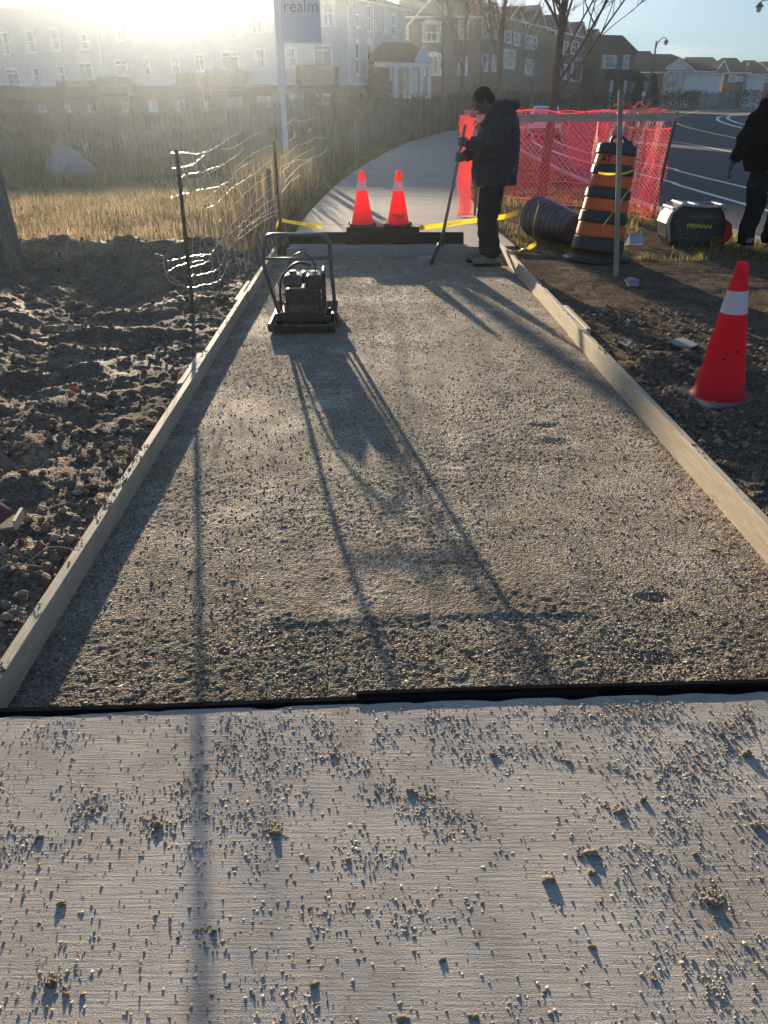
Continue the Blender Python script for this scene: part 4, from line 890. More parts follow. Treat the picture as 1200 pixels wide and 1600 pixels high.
def hedge(name, label, pts, h, wd, n, seed, m=None, leafs=.14):
    rn = random.Random(seed); w = MB(); P_ = smoothpath([(x, y, 0) for x, y in pts], 6)
    for i in range(n):
        k = rn.random() * (len(P_) - 1.001); j = int(k); p = P_[j].lerp(P_[j + 1], k - j); x, y = p.x + rn.gauss(0, wd * .4), p.y + rn.gauss(0, wd * .4)
        hh = h * (.75 + .4 * vnoise(np.array([x * .9]), np.array([y * .9]), seed)[0]); z = hh * rn.random() ** .6; q = Vector((x, y, float(gz(x, y)) + z)); a = Vector((rn.gauss(0, 1), rn.gauss(0, 1), rn.gauss(0, 1))).normalized(); b_ = a.orthogonal().normalized(); s_ = leafs * rn.uniform(.6, 1.5)
        w.quad(q, q + a * s_ + b_ * s_ * .6, q + a * 2 * s_, q + a * s_ - b_ * s_ * .6)
    core = MB()
    o = solo(name, w, m or M_hedge, label, 'hedge'); return o
def X_(px, Y): return UY(px, 160, Y)[0]
hedge('hedge', 'dark hedge in front of the pale noise wall, at the far right', [(X_(1148, 134), 134), (X_(1230, 136), 136)], 2.5, 1.4, 1600, 1)
hedge('hedge', 'long dark hedge along the far verge below the white house', [(X_(1035, 124), 124), (X_(1086, 132), 132)], 2.3, 1.6, 1800, 2)
hedge('shrub_row', 'dark shrubs below the brick row, behind the mesh fence and the parked car', [(X_(742, 60), 60), (X_(800, 72), 72), (X_(860, 84), 84), (X_(930, 98), 98), (X_(990, 112), 112)], 2.1, 2.2, 4200, 3)
hedge('shrub_row', 'tangle of grey shrubs behind the end of the timber fence', [(X_(660, 58), 58), (X_(735, 56), 56)], 1.9, 1.6, 1500, 6, mat('grey_scrub', (.10, .09, .07), .9, .4, 2), .1)

# ---- grasses
def blades(name, label, xy, h, w, cols, seed, bend=.5, z=None):
    rs = np.random.RandomState(seed); n = len(xy); pn = fbm(xy[:, 0] * 2.3 + 5, xy[:, 1] * 1.6, 4, seed + 60); z0 = gz(xy[:, 0], xy[:, 1]) if z is None else z
    a = rs.rand(n) * 6.283; hh = h * (.45 + .85 * rs.rand(n)) * (.35 + 1.3 * pn); lean = hh * bend * (rs.rand(n) - .2); la = rs.rand(n) * 6.283
    dx, dy = np.cos(a) * w, np.sin(a) * w; P = np.zeros((n, 5, 3)); bx, by = xy[:, 0], xy[:, 1]
    P[:, 0] = np.stack([bx - dx, by - dy, z0 - .01], 1); P[:, 1] = np.stack([bx + dx, by + dy, z0 - .01], 1)
    mx_, my_ = bx + np.cos(la) * lean * .35, by + np.sin(la) * lean * .35; P[:, 2] = np.stack([mx_ + dx * .8, my_ + dy * .8, z0 + hh * .6], 1); P[:, 3] = np.stack([mx_ - dx * .8, my_ - dy * .8, z0 + hh * .6], 1)
    P[:, 4] = np.stack([bx + np.cos(la) * lean, by + np.sin(la) * lean, z0 + hh], 1)
    i = np.arange(n)[:, None] * 5; f = np.concatenate([i + np.array([[0, 1, 2]]), i + np.array([[0, 2, 3]]), i + np.array([[3, 2, 4]])], 0)
    c = np.array(cols)[rs.choice(len(cols), n)] * (.6 + .6 * rs.rand(n, 1)) * (.45 + 1.1 * pn[:, None]); me = np_mesh(name, P.reshape(-1, 3), f, M_blade, False, np.repeat(c, 5, 0)); o = link(name, me); setp(o, label, 'grass', kind='stuff'); return o
M_blade = mat('grass_blade', (.3, .25, .12), .8, spec=.2, trans=.42, attr='tint')
rs = np.random.RandomState(3)
def region(n, xr, yr, poly=None, bias=1.):
    return np.stack([rs.uniform(*xr, n), yr[0] + (yr[1] - yr[0]) * rs.rand(n) ** bias], 1)
pathL = np.array([(p.x, p.y) for p in lep])
def pathx(y): return np.interp(y, pathL[:, 1], pathL[:, 0])
tan = [(.42, .34, .21), (.34, .25, .16), (.52, .44, .30), (.24, .24, .11), (.34, .23, .15), (.38, .22, .14)]
grn = [(.16, .19, .05), (.22, .22, .07), (.30, .26, .10), (.12, .14, .04)]
def keepmeadow(q): 
    wx = np.interp(q[:, 1], [8, 9.6, 18, 30], [-1.75, -1.45, -1.5, -1.6]); return q[(q[:, 0] < wx) & (q[:, 1] > 8.9 + .35 * fbm(q[:, 0] * 1.5, q[:, 0] * 0, 2, 7)) ]
q = keepmeadow(region(85000, (-16, -1.3), (8.7, 22), bias=1.5)); kk = fbm(q[:, 0] * .8, q[:, 1] * .8, 3, 44); q = q[rs.rand(len(q)) < .35 + kk]
blades('dry_grass', 'dry tan meadow grass left of the path', q, .115, .004, tan, 1, 1.2)
q = keepmeadow(region(46000, (-16, -1.3), (8.7, 24), bias=1.6)); q = q[fbm(q[:, 0] * .5 + 4, q[:, 1] * .5, 3, 46) > .42]
blades('green_grass', 'short green grass among the dry meadow grass', q, .085, .005, grn, 2, 1.)
q = region(26000, (-26, -1.2), (20, 34)); q = q[q[:, 0] < -1.5]; blades('weeds', 'shaded weeds in front of the timber fence', q, .45, .01, [(.13, .12, .07), (.18, .15, .09), (.09, .10, .05)], 4)
# tall dry weeds beside the path, on the fence line
q = region(7000, (-2.4, -.75), (9.9, 26)); q = q[(q[:, 0] < pathx(q[:, 1]) - .25) & (q[:, 0] > pathx(q[:, 1]) - 1.4)]; q = q[fbm(q[:, 0] * 2, q[:, 1] * 1.2, 3, 48) > .42]
blades('tall_weeds', 'tall pale dry weeds along the fence line beside the path', q, .62, .0045, [(.36, .30, .19), (.20, .15, .09), (.13, .12, .06), (.10, .08, .05)], 5, .6)
q = region(16000, (-2.2, 5), (9.6, 34)); q = q[(q[:, 0] < pathx(q[:, 1]) - .02) & (q[:, 0] > pathx(q[:, 1]) - .8)]; blades('verge_grass', 'short green grass along the left edge of the path', q, .07, .004, grn, 6)
q = region(52000, (1.6, 6.5), (8.6, 40), bias=1.7); e_ = pathx(q[:, 1]) + 2.75; q = q[(q[:, 0] > np.where(q[:, 1] > 9.4, e_, 1.75)) & (q[:, 0] < kerbx(q[:, 1]) - .12)]; kk = fbm(q[:, 0] * 1.6, q[:, 1] * 1.3, 3, 49); q = q[rs.rand(len(q)) < sstep(.40, .58, kk + .012 * (q[:, 1] - 10))]
blades('verge_grass', 'short yellowing grass of the boulevard under the orange mesh', q, .06, .004, [(.30, .27, .10), (.38, .30, .13), (.20, .21, .06), (.24, .17, .08)], 7, z=np.maximum(zright(q[:, 0], q[:, 1]), -.05))
# boulder with dry weeds on it, and a small pale rock
def boulder(label, c, s, seed, m):
    bm_ = rocks(1, np.zeros((1, 2)), np.array([1.]), np.array([-.45]), seed, m, 'boulder', 1.)
    o = link('boulder', bm_, None, c); o.scale = s; setp(o, label, 'boulder'); md = o.modifiers.new('s', 'SUBSURF'); md.levels = 3; md.render_levels = 3
    tx = bpy.data.textures.new('n', 'CLOUDS'); tx.noise_scale = .35; dm = o.modifiers.new('d', 'DISPLACE'); dm.texture = tx; dm.strength = .16; dm.mid_level = .5
M_bould = mat('pale_boulder', (.24, .27, .30), .85, .2, 3, bump=.3)
p = UG(103, 290); boulder('large pale blue-grey boulder in the meadow with dry weeds on its top', (p[0], p[1] + .6, p[2] + .35), (1.0, .8, .85), 3, M_bould)
p = UG(388, 335); boulder('small pale pinkish rock in the meadow behind the wire fence', (p[0], p[1], p[2] + .06), (.2, .16, .15), 4, mat('pink_rock', (.5, .44, .4), .85, .2, 5))
rr_ = np.random.RandomState(4); p = UG(103, 290); q = np.stack([p[0] + .1 + .28 * rr_.randn(160), p[1] + .5 + .15 * rr_.randn(160)], 1)
blades('boulder_weeds', 'dry weeds on top of the boulder', q, .22, .006, [(.5, .42, .3), (.4, .33, .2)], 9, z=np.full(160, p[2] + 1.12) - 1.2 * (q[:, 0] - p[0] - .1) ** 2)
# leaves fallen on the churned soil
for px, py in [(75, 592), (113, 598), (22, 588), (600, 0)][:3]:
    p = U(px, py); z = float(zleft(np.array([p[0]]), np.array([p[1]]))[0]); w = MB(); k = [(0, -.028), (.012, -.02), (.010, -.008), (.026, .006), (.012, .010), (.002, .03), (-.008, .010), (-.024, .008), (-.012, -.006), (-.014, -.018)]
    w.prism([(x + rnd.uniform(-.01, .01), y, .01 + .02 * math.sin(7 * x + y * 20)) for x, y in k], (0, 0, 0), (0, 0, .002)); o = link('fallen_leaf', mesh('fallen_leaf', w.v, w.f, mat('orange_leaf', (.42, .12, .045), .6, trans=.4)), None, (p[0], p[1], z + .015)); o.rotation_euler = (R(35), 0, rnd.random() * 6)
    setp(o, {75: 'larger orange fallen leaf on the churned soil at the left', 113: 'orange fallen leaf on the churned soil, the one nearest the left form'}.get(px, 'orange fallen leaf on the churned soil nearest the left edge'), 'leaf', 'fallen leaves on the soil')
# ================================================================== THINGS ON THE SITE
M_cone = mat('fluorescent_orange', (1.0, .045, .07), .5, spec=.4, trans=.68, col2=(.62, .05, .06), vscale=5, thr=(.56, .78))
M_collar = mat('reflective_collar', (.72, .72, .76), .3, .06, 10, trans=.25)
M_conebase = mat('cone_base', (.07, .07, .07), .8, .5, 9, bump=.3)
M_smudge = mat('scuff', (.16, .03, .03), .8)
def cone(label, loc, h, rot=(0, 0, 0), base=M_conebase, buried=False, bs=.37, r0=.15, lip=0.):
    root = thing('traffic_cone', label, 'traffic cone', loc, 'orange traffic cones'); root.rotation_euler = rot; k = h / .72
    def r_at(z): return (r0 + (.030 - r0) * (z - .03) / (h - .03)) 
    w = MB(); w.box((0, 0, .018), (bs, bs, .036)); part('base', w, base, root, local=True, bevel=.012)
    w = MB(); c0, c1 = h * .655, h * .81
    w.lathe([(r0 + .02, .036), (r0, .05), (r_at(c0), c0)], 32, cap=False); w.lathe([(r_at(c1), c1), (r_at(h * .93), h * .93), (r_at(h * .93) - .004, h * .935), (r_at(h) * .98, h - .004), (r_at(h) * .8, h)], 32, cap=False); body = part('cone_body', w, M_cone, root, smooth=True, local=True)
    w = MB(); w.lathe([(r_at(c0) + .002, c0), (r_at(c1) + .002, c1)], 32, cap=False); part('reflective_collar', w, M_collar, root, smooth=True, local=True)
    return root, body, r_at
c1 = U(566, 356); c2 = U(622, 356)
cone('left one of the two distant orange cones behind the black boards', (c1[0], c1[1] + .1, .01), .71, (0, 0, .1))
rt, bd_, ra = cone('right one of the two distant orange cones, with black letters near its foot', (c2[0], c2[1] + .1, .01), .71, (0, 0, -.1))
text('lettering', 'TSBR', .075, Matrix.Translation((.02, -ra(.14) - .006, .14)) @ Matrix.Rotation(R(80), 4, 'X'), M_black, rt, .001, bold=.002)
c3 = U(1131, 633)
rt, bd_, ra = cone('large orange cone with a white collar standing in the dug soil at the right', (c3[0] + .0, c3[1] + .10, .0), .77, (R(0), R(-1.8), R(14)), mat('dirty_cone_base', (.22, .20, .17), .85, .5, 8, bump=.4), r0=.140, bs=.36)
for (a, z, s) in [(-95, .31, .011), (-128, .30, .008), (-130, .27, .010), (-62, .11, .009)]:
    w = MB(); r_ = ra(z) + .0015; aa = R(a); u_ = Vector((-math.sin(aa), math.cos(aa), 0)); c = Vector((math.cos(aa) * r_, math.sin(aa) * r_, z))
    w.prism([c + u_ * (s * math.cos(t_) * 1.3) + Vector((0, 0, s * math.sin(t_) * .6 + s * .4 * math.cos(t_))) for t_ in [0, .9, 1.7, 2.6, 3.5, 4.6, 5.5]], (0, 0, 0), Vector((math.cos(aa), math.sin(aa), 0)) * .001); part('scuff', w, M_smudge, rt, local=True)

# ---- construction drums
M_dblack = mat('drum_black', (.022, .026, .032), .45, .35, 10, spec=.45)
M_dor = mat('drum_orange', (.75, .15, .035), .45, .15, 8, spec=.4, trans=.12)
def drum(label, loc, rot, kind=0):
    root = thing('construction_drum', label, 'traffic drum', loc, 'construction drums'); root.rotation_euler = rot
    H = 1.0; rb, rtp = .285, .205
    def rr(z): return rb + (rtp - rb) * z / H
    bands = [(.0, .14, 0), (.14, .285, 1), (.285, .40, 0), (.40, .53, 1), (.53, .635, 0), (.635, .76, 1), (.76, .855, 0), (.855, .955, 1), (.955, 1.06, 0)] if kind == 0 else [(i * .118, (i + 1) * .118, 2) for i in range(9)]
    for z0, z1, c in bands:
        z0 += .05; z1 += .05; w = MB(); o = -.006 if c == 1 else .004
        w.lathe([(rr(z0) + o - .012, z0), (rr(z0) + o, z0 + .012), (rr(z1) + o, z1 - .012), (rr(z1) + o - .012, z1)], 40, cap=(z1 > 1.05)); part('band', w, M_dor if c == 1 else (M_dblack if c == 0 else mat('drum_dark', (.06, .045, .06), .38, .5, 7, spec=.5)), root, smooth=False, local=True)  # the lying drum's bands share one dark tone with random variation
    w = MB(); zt = bands[-1][1] + .05; w.tube(smoothpath([(-.085, 0, zt - .01), (-.08, 0, zt + .05), (0, 0, zt + .075), (.08, 0, zt + .05), (.085, 0, zt - .01)], 4), .016, 8); w.box((.11, -.02, zt + .02), (.07, .05, .05)); part('handle', w, M_dblack, root, smooth=False, local=True)
    return root
pb = U(936, 408)
dr = drum('upright construction drum with orange and black bands, leaning behind a wooden stake', (pb[0], pb[1] + .16, .04), (R(-2), R(6.5), R(20)))
w = MB(); w.box((.0, 0, .18 + 1.05), (.05, .03, .06)); part('lamp_bracket', w, M_trim, dr, local=True)
text('lettering', 'AT', .095, Matrix.Rotation(R(-38 - 20), 4, 'Z') @ Matrix.Translation((0, -.224, .955)) @ Matrix.Rotation(R(88), 4, 'X'), M_dblack, dr, .001, bold=.003)
w = MB(); w.lathe([(.37, 0), (.375, .02), (.34, .045), (.27, .07)], 36); solo_pos = w
ob = solo('rubber_base', MB().lathe([(.36, 0), (.375, .02), (.34, .045), (.26, .075)], 36, c=(pb[0] + .0, pb[1] + .14, .0)), M_rubber, 'wide black rubber ring at the foot of the leaning drum', 'drum base', smooth=True)
a, c = (2.27, 9.28, .20), (1.92, 10.22, .26); d = Vector(a) - Vector(c)
dl = drum('dark ribbed construction drum lying on its side in the grass, wrapped with yellow tape', (c[0], c[1], .27), (0, 0, 0), 1)
dl.rotation_mode = 'QUATERNION'; dl.rotation_quaternion = d.to_track_quat('Z', 'Y'); dl.scale = (.86, .86, .86)

# ---- timber stake, pins
p = U(963, 431); zt = UY(971, 140, p[1] - .02)
root = thing('timber_stake', 'thin grey timber stake standing in front of the leaning drum', 'stake', (p[0], p[1], -.03)); w = MB(); w.beam((0, 0, 0), (zt[0] - p[0], 0, zt[2] + .03), .045, .022, up=(0, 1, 0)); part('stake', w, mat('stake_wood', (.36, .31, .25), .85, .3, 6, stretch=(6, 6, 1), bump=.3), root, local=True)
for (px, py, h, lab) in [(925, 516, .13, 'steel pin with a flat head beside the pale splice piece of the right form'), (847, 452, .11, 'small steel pin behind the far part of the right form'), (770, 392, .02, None)][:2]:
    q = U(px, py); w = MB(); w.tube([(q[0], q[1], -.08), (q[0], q[1], h - .02)], .009, 8); w.tube([(q[0], q[1], h - .025), (q[0], q[1], h - .01)], .016, 8); solo('form_pin', w, mat('dull_steel', (.16, .15, .14), .5, metal=.6), lab, 'steel pin')

# ---- black boards across the far end
def blk(label, px0, yt0, yb0, px1, yt1, yb1, Y, m=M_blackboard, th=.03):
    A = UY(px0, yb0, Y); B = UY(px1, yb1, Y); At, Bt = UY(px0, yt0, Y), UY(px1, yt1, Y); w = MB(); w.prism([A, B, Bt, At], (0, 0, 0), (0, th, 0)); return solo('black_board', w, m, label, 'board', 'black boards across the path', bevel=.003)
blk('long black board lying across the far end of the excavation', 452, 363, 381, 724.5, 363, 381, 9.72)
blk('shorter black board leaning on the long one, in front of the two cones', 541, 355.5, 385.5, 655, 355, 381, 9.685)

# ---- plate compactor
px_, py_ = U(477, 505, TZ)[:2]
root = thing('plate_compactor', 'black plate compactor with a loop handle standing on the stone bed', 'plate compactor', (px_, 6.28, TZ + .012), rotz=R(1))
M_eng = mat('engine_black', (.028, .028, .03), .32, .35, 14, spec=.55); M_dust = mat('dusty_steel', (.13, .105, .08), .6, col2=(.06, .05, .042), vscale=12, metal=.35, bump=.25, bscale=50)
w = MB(); hw = .265
prof = [(-.36, .055), (-.31, .0), (.31, .0), (.37, .075), (.37, .095), (.30, .022), (-.30, .022), (-.36, .075)]
w.prism([(-hw, y, z) for y, z in prof], (0, 0, 0), (2 * hw, 0, 0)); part('base_plate', w, M_dust, root, local=True, bevel=.004)
for sx_ in (-1, 1):
    w = MB(); w.box((sx_ * (hw - .008), 0, .04), (.016, .6, .05)); part('plate_rim', w, M_dust, root, local=True)
w = MB(); w.box((0, .02, .10), (.36, .42, .05)); w.box((0, -.16, .07), (.30, .03, .05)); deck = part('engine_deck', w, M_steel, root, local=True, bevel=.008)
for sx_ in (-1, 1):
    for sy_ in (-1, 1): w = MB(); w.lathe([(.028, .03), (.036, .05), (.028, .08)], 14, c=(sx_ * .19, sy_ * .15, 0)); part('rubber_mount', w, M_rubber, root, local=True, smooth=True)
w = MB(); w.lathe([(.06, -.16), (.085, -.14), (.085, .14), (.06, .16)], 20, c=(0, .18, .085), M=Matrix.Rotation(R(90), 3, 'Y')); part('exciter', w, M_steel, root, local=True)
eng = MB(); eng.box((0, .02, .205), (.27, .25, .16)); eb = part('engine_block', eng, M_eng, root, local=True, bevel=.018)
for i in range(6): w = MB(); w.box((.0, -.108 - .004, .15 + i * .022), (.24, .012, .007)); part('cooling_fin', w, M_eng, eb, local=True)
w = MB(); w.box((-.03, -.13, .235), (.215, .06, .13)); part('recoil_housing', w, mat('housing', (.035, .033, .032), .4, .3, 10), root, local=True, bevel=.022)
w = MB(); w.lathe([(.055, 0), (.06, .008), (.05, .014)], 20, c=(-.045, -.160, .235), M=Matrix.Rotation(R(90), 3, 'X')); part('starter_hub', w, M_eng, root, local=True)
w = MB(); w.tube([(.035, -.165, .27), (.075, -.175, .285)], .008, 6); part('starter_grip', w, M_rubber, root, local=True)
w = MB(); w.box((.115, -.125, .23), (.06, .07, .12)); part('carburettor', w, M_steel, root, local=True, bevel=.01)
w = MB(); w.box((-.01, -.15, .145), (.27, .04, .075)); part('lower_cover', w, M_dust, root, local=True, bevel=.012)
w = MB(); w.box((-.075, .0, .345), (.155, .2, .10)); part('fuel_tank', w, mat('tank', (.05, .055, .062), .22, .3, 8, spec=.7), root, local=True, bevel=.03)
w = MB(); w.lathe([(.03, 0), (.03, .022)], 16, c=(-.08, .0, .395)); part('fuel_cap', w, M_black, root, local=True)
w = MB(); w.box((.095, -.005, .335), (.13, .15, .115)); af = part('air_filter', w, M_eng, root, local=True, bevel=.02)
w = MB(); w.lathe([(.022, 0), (.022, .02)], 12, c=(.10, .0, .393)); part('filter_knob', w, mat('bright_metal', (.6, .6, .58), .3, metal=.8), af, local=True)
w = MB(); w.box((.06, .13, .34), (.16, .09, .10)); part('muffler', w, mat('muffler_metal', (.35, .32, .28), .4, .4, 10, metal=.7), root, local=True, bevel=.02)
w = MB(); w.box((0, -.145, .155), (.30, .02, .09)); part('belt_guard', w, M_steel, root, local=True, bevel=.006)
w = MB(); w.box((.13, -.09, .16), (.035, .05, .10)); part('bracket', w, M_dust, root, local=True, bevel=.004)
w = MB(); fx = .165
w.tube(smoothpath([(-fx - .01, -.1, .09), (-fx - .01, -.1, .33), (-fx + .05, -.09, .43), (-.03, -.05, .485), (.07, -.02, .46)], 5), .011, 8); w.tube([(fx, -.1, .09), (fx, -.1, .40), (fx, .12, .42), (fx, .14, .1)], .011, 8); w.tube([(-fx, -.1, .25), (fx, -.1, .25)], .008, 8); part('guard_frame', w, M_black, root, local=True, smooth=True)
w = MB(); w.tube(smoothpath([(.10, -.05, .4), (.11, -.1, .48), (.03, -.1, .57), (-.05, -.12, .55), (-.12, -.1, .45)], 5), .006, 6); part('throttle_cable', w, M_black, root, local=True, smooth=True)
zt = .715; xt = .232
pts = [(-.20, -.08, .07), (-.205, -.085, .12), (-.285, -.14, .46), (-.285, -.16, .56), (-.275, -.17, zt - .09), (-.255, -.175, zt - .025), (-.20, -.18, zt), (0, -.18, zt), (.17, -.18, zt), (.215, -.175, zt - .025), (.235, -.17, zt - .09), (.235, -.16, .56), (.24, -.14, .45), (.26, -.085, .12), (.262, -.08, .07)]
w = MB(); w.tube(smoothpath(pts, 5), .0155, 10); hd = part('handle', w, mat('handle_tube', (.07, .078, .09), .3, .3, 20, spec=.8), root, local=True, smooth=True)
w = MB(); w.tube([(-.285, -.155, .535), (.236, -.155, .535)], .011, 8); part('cross_bar', w, MATS['handle_tube'], hd, local=True, smooth=True)
for x_ in (-.20, .255): w = MB(); w.box((x_, -.08, .065), (.06, .09, .07)); part('hinge_block', w, M_steel, root, local=True, bevel=.006)

# ---- portable generator
gx, gy = 4.0, 0
g0 = U(1042, 388); g1 = U(1140, 388); zg = .0; gy = g0[1] + .02
gw = MB(); P2 = lambda px, py: (UY(px, py, gy)[0], UY(px, py, gy)[2])
root = thing('generator', 'portable generator with black side, pale frame and red end, on trampled grass', 'generator', (P2(1090, 388)[0], gy, .0))
out = [(1042, 372), (1041, 350), (1047, 335), (1056, 325), (1066, 320.5), (1090, 323), (1112, 324), (1128, 323), (1133, 334), (1137, 350), (1139, 368), (1134, 382), (1122, 388), (1100, 390), (1060, 389), (1047, 384)]
w = MB(); w.prism([(P2(x, y)[0], gy, P2(x, y)[1]) for x, y in out], (0, 0, 0), (0, .36, 0)); part('body', w, mat('generator_black', (.022, .025, .026), .4, .3, 10, spec=.5), root, bevel=.02)
fr = [(1045, 378), (1043.5, 350), (1049, 334), (1058, 324.5), (1067, 319.5), (1090, 321.5), (1112, 323), (1130, 321.5), (1134, 328)]
for o_ in (-.012, .345):
    w = MB(); w.tube([(P2(x, y)[0], gy + o_, P2(x, y)[1]) for x, y in [(a_, b_) for a_, b_ in fr]], .017, 8); part('frame', w, mat('generator_frame', (.52, .50, .46), .5, .15, 8), root, smooth=True)
for x, y in [(1054, 326), (1068, 319), (1091, 321.5), (1130, 321)]:
    q = P2(x, y); w = MB(); w.box((q[0], gy + .17, q[1]), (.05, .36, .03)); part('frame_bar', w, MATS['generator_frame'], root, bevel=.008)
ins = [(1052, 374), (1051, 352), (1056, 338), (1064, 331), (1090, 330), (1120, 331), (1128, 338), (1130, 355), (1128, 378), (1100, 382), (1060, 381)]
w = MB(); w.prism([(P2(x, y)[0], gy, P2(x, y)[1]) for x, y in ins], (0, -.008, 0), (0, .01, 0)); sp = part('side_panel', w, mat('generator_panel', (.03, .038, .036), .35, .3, 10, spec=.6), root, bevel=.004)
w = MB(); w.prism([(P2(x, y)[0], gy, P2(x, y)[1]) for x, y in [(1074, 337), (1094, 334), (1122, 336), (1124, 341), (1096, 342), (1076, 342)]], (0, -.022, 0), (0, 0, 0)); part('side_handle', w, mat('panel_recess', (.07, .085, .10), .3), root, bevel=.004)
w = MB()
for i in range(6): x, y = 1060 + i * .4, 346 + i * 5; q = P2(x, y); w.box((q[0], gy - .014, q[1]), (.035, .008, .010))
part('vent_slots', w, M_trim if False else mat('slot_grey', (.16, .17, .16), .6), root, kind='stuff')
for x, y in [(1072, 364), (1072, 372), (1088, 366), (1088, 373)]: q = P2(x, y); w = MB(); w.box((q[0], gy - .012, q[1]), (.022, .006, .018)); part('sticker', w, MATS['slot_grey'], root)
q = P2(1092, 353.5); text('lettering', 'FIRMAN', .085, Matrix.Translation((q[0] - root.location.x, -.013, q[1] + .0)) @ Matrix.Rotation(R(90), 4, 'X') @ Matrix.Rotation(R(-2), 4, 'Z') @ Matrix.Diagonal((1.0, .75, 1, 1)), mat('letter_yellow', (.62, .52, .04), .5), root, .001, bold=.003)
w = MB(); w.prism([(P2(x, y)[0], gy, P2(x, y)[1]) for x, y in [(1137, 344), (1143, 350), (1144, 366), (1138, 377), (1127, 379), (1133, 360)]], (0, -.02, 0), (0, .38, 0)); part('end_cap', w, mat('generator_red', (.65, .02, .03), .4), root, bevel=.01)
q = P2(1115, 384); w = MB(); w.lathe([(.030, -.03), (.07, -.025), (.075, 0), (.07, .025), (.03, .03)], 20, c=(q[0], gy - .02, max(q[1], .07)), M=Matrix.Rotation(R(90), 3, 'X')); wh = part('wheel', w, mat('wheel_rust', (.20, .10, .035), .7, .3, 20), root)
for k in range(5):
    a = k * 1.2566; w = MB(); w.lathe([(.010, 0), (.010, .004)], 8, c=(q[0] + .043 * math.cos(a), gy - .052, max(q[1], .07) + .043 * math.sin(a)), M=Matrix.Rotation(R(90), 3, 'X')); part('wheel_hole', w, M_black, wh)

# ---- orange mesh fencing round the tree
M_mesh = mat('orange_mesh', (.88, .07, .14), .5, trans=.22)
M_mesh2 = mat('orange_mesh_bright', (.95, .12, .13), .5, trans=.3)  # brighter, more translucent netting for some panels
root = thing('mesh_fence', 'bright orange-red plastic mesh fence with a timber top rail, boxed around the young tree', 'fence', (2.8, 12.0, 0))
def lattice(name, A, B, zt, zb, pitch, wd, m, seed, wave=.05, bulge=0.):
    """diamond netting between ground points A and B; zt,zb functions of t (0..1) for top and bottom"""
    A, B = Vector((*A, 0)), Vector((*B, 0)); L_ = (B - A).length; nrm = Vector((-(B - A).y, (B - A).x, 0)).normalized(); d = (B - A).normalized(); w = MB(); rn = random.Random(seed)
    H = max(zt(0), zt(1)) - min(zb(0), zb(.5), zb(1)); 
    def P(u_, z, s_): 
        o = wave * math.sin(u_ * 5.1 + seed) * math.sin(z * 3.3 + 1) + .02 * math.sin(u_ * 13 + z * 7 + seed) + bulge * math.sin(math.pi * u_ / L_)
        q = A + d * (u_ + .014 * math.sin(z * 9 + u_ * 3)) + nrm * (o + s_ * .001); return Vector((q.x, q.y, z + .014 * math.sin(u_ * 8 + seed)))
    for sg in (1, -1):
        k = -int(H / pitch) - 2
        while k * pitch < L_ + H + pitch:
            pts = []; nn = int(H / .05)
            for i in range(nn + 1):
                z = min(zb(0), zb(.5), zb(1)) + H * i / nn; u_ = k * pitch + sg * (z) * .92 + (H if sg < 0 else 0)
                t_ = u_ / L_
                if 0 <= t_ <= 1 and zb(t_) <= z <= zt(t_) + .03: pts.append((u_, z))
                else:
                    if len(pts) > 1: break
                    pts = []
            for i in range(len(pts) - 1):
                (u0, z0), (u1, z1) = pts[i], pts[i + 1]; e_ = Vector((0, 0, wd / 2 * 1.3)); a_, b_ = P(u0, z0, sg), P(u1, z1, sg); w.quad(a_ - e_, b_ - e_, b_ + e_, a_ + e_)
            k += 1
    t0 = [P(i * L_ / 40, zt(i / 40), 0) for i in range(41)]; b0 = [P(i * L_ / 40, zb(i / 40), 0) for i in range(41)]
    for e_ in (t0, b0):
        for i in range(40): h_ = Vector((0, 0, .006)); w.quad(e_[i] - h_, e_[i + 1] - h_, e_[i + 1] + h_, e_[i] + h_)
    return part(name, w, m, root)
FL, FR, BR, BL = (1.30, 12.45), (4.02, 11.72), (4.25, 16.2), (1.55, 16.9)
lattice('mesh_panel', (1.42, 12.5), (3.9, 11.82), lambda t: 1.43 + .02 * math.sin(t * 9), lambda t: .40 - .33 * t ** .7 if t < .8 else .11, .066, .0046, M_mesh, 1)
lattice('mesh_panel', (3.42, 11.86), (4.0, 11.69), lambda t: 1.22, lambda t: .10 + .05 * math.sin(t * 6), .05, .0065, M_mesh2, 2, .07)
lattice('mesh_panel', (3.98, 11.8), BR, lambda t: 1.40 - .04 * t, lambda t: .12, .085, .005, M_mesh, 3)
lattice('mesh_panel', BL, BR, lambda t: 1.40, lambda t: .15, .13, .005, M_mesh, 4)

for k_ in range(2): lattice('mesh_panel', (1.10 - .01 * k_, 12.30 + .03 * k_), (1.34 - .02 * k_, 12.24 + .04 * k_), lambda t: 1.36 - .05 * t, lambda t: .02, .035, .011, M_mesh2, 6 + k_, .03)
lattice('mesh_panel', (3.3, 12.4), (3.75, 12.1), lambda t: 1.50 + .03 * math.sin(t * 20), lambda t: 1.30, .04, .009, M_mesh2, 11, .05)
lattice('mesh_panel', (3.05, 14.2), (3.3, 12.3), lambda t: 1.36, lambda t: .75 - .3 * t, .045, .009, M_mesh2, 12, .09)
w = MB(); w.beam((1.35, 12.42, 1.33), (4.04, 11.68, 1.36), .038, .10); part('top_rail', w, mat('rail_wood', (.50, .40, .34), .8, .25, 5, stretch=(1, 8, 8)), root)
w = MB(); w.beam((3.15, 12.4, 1.43), (3.98, 12.2, 1.42), .09, .04); part('top_rail', w, M_wood, root)
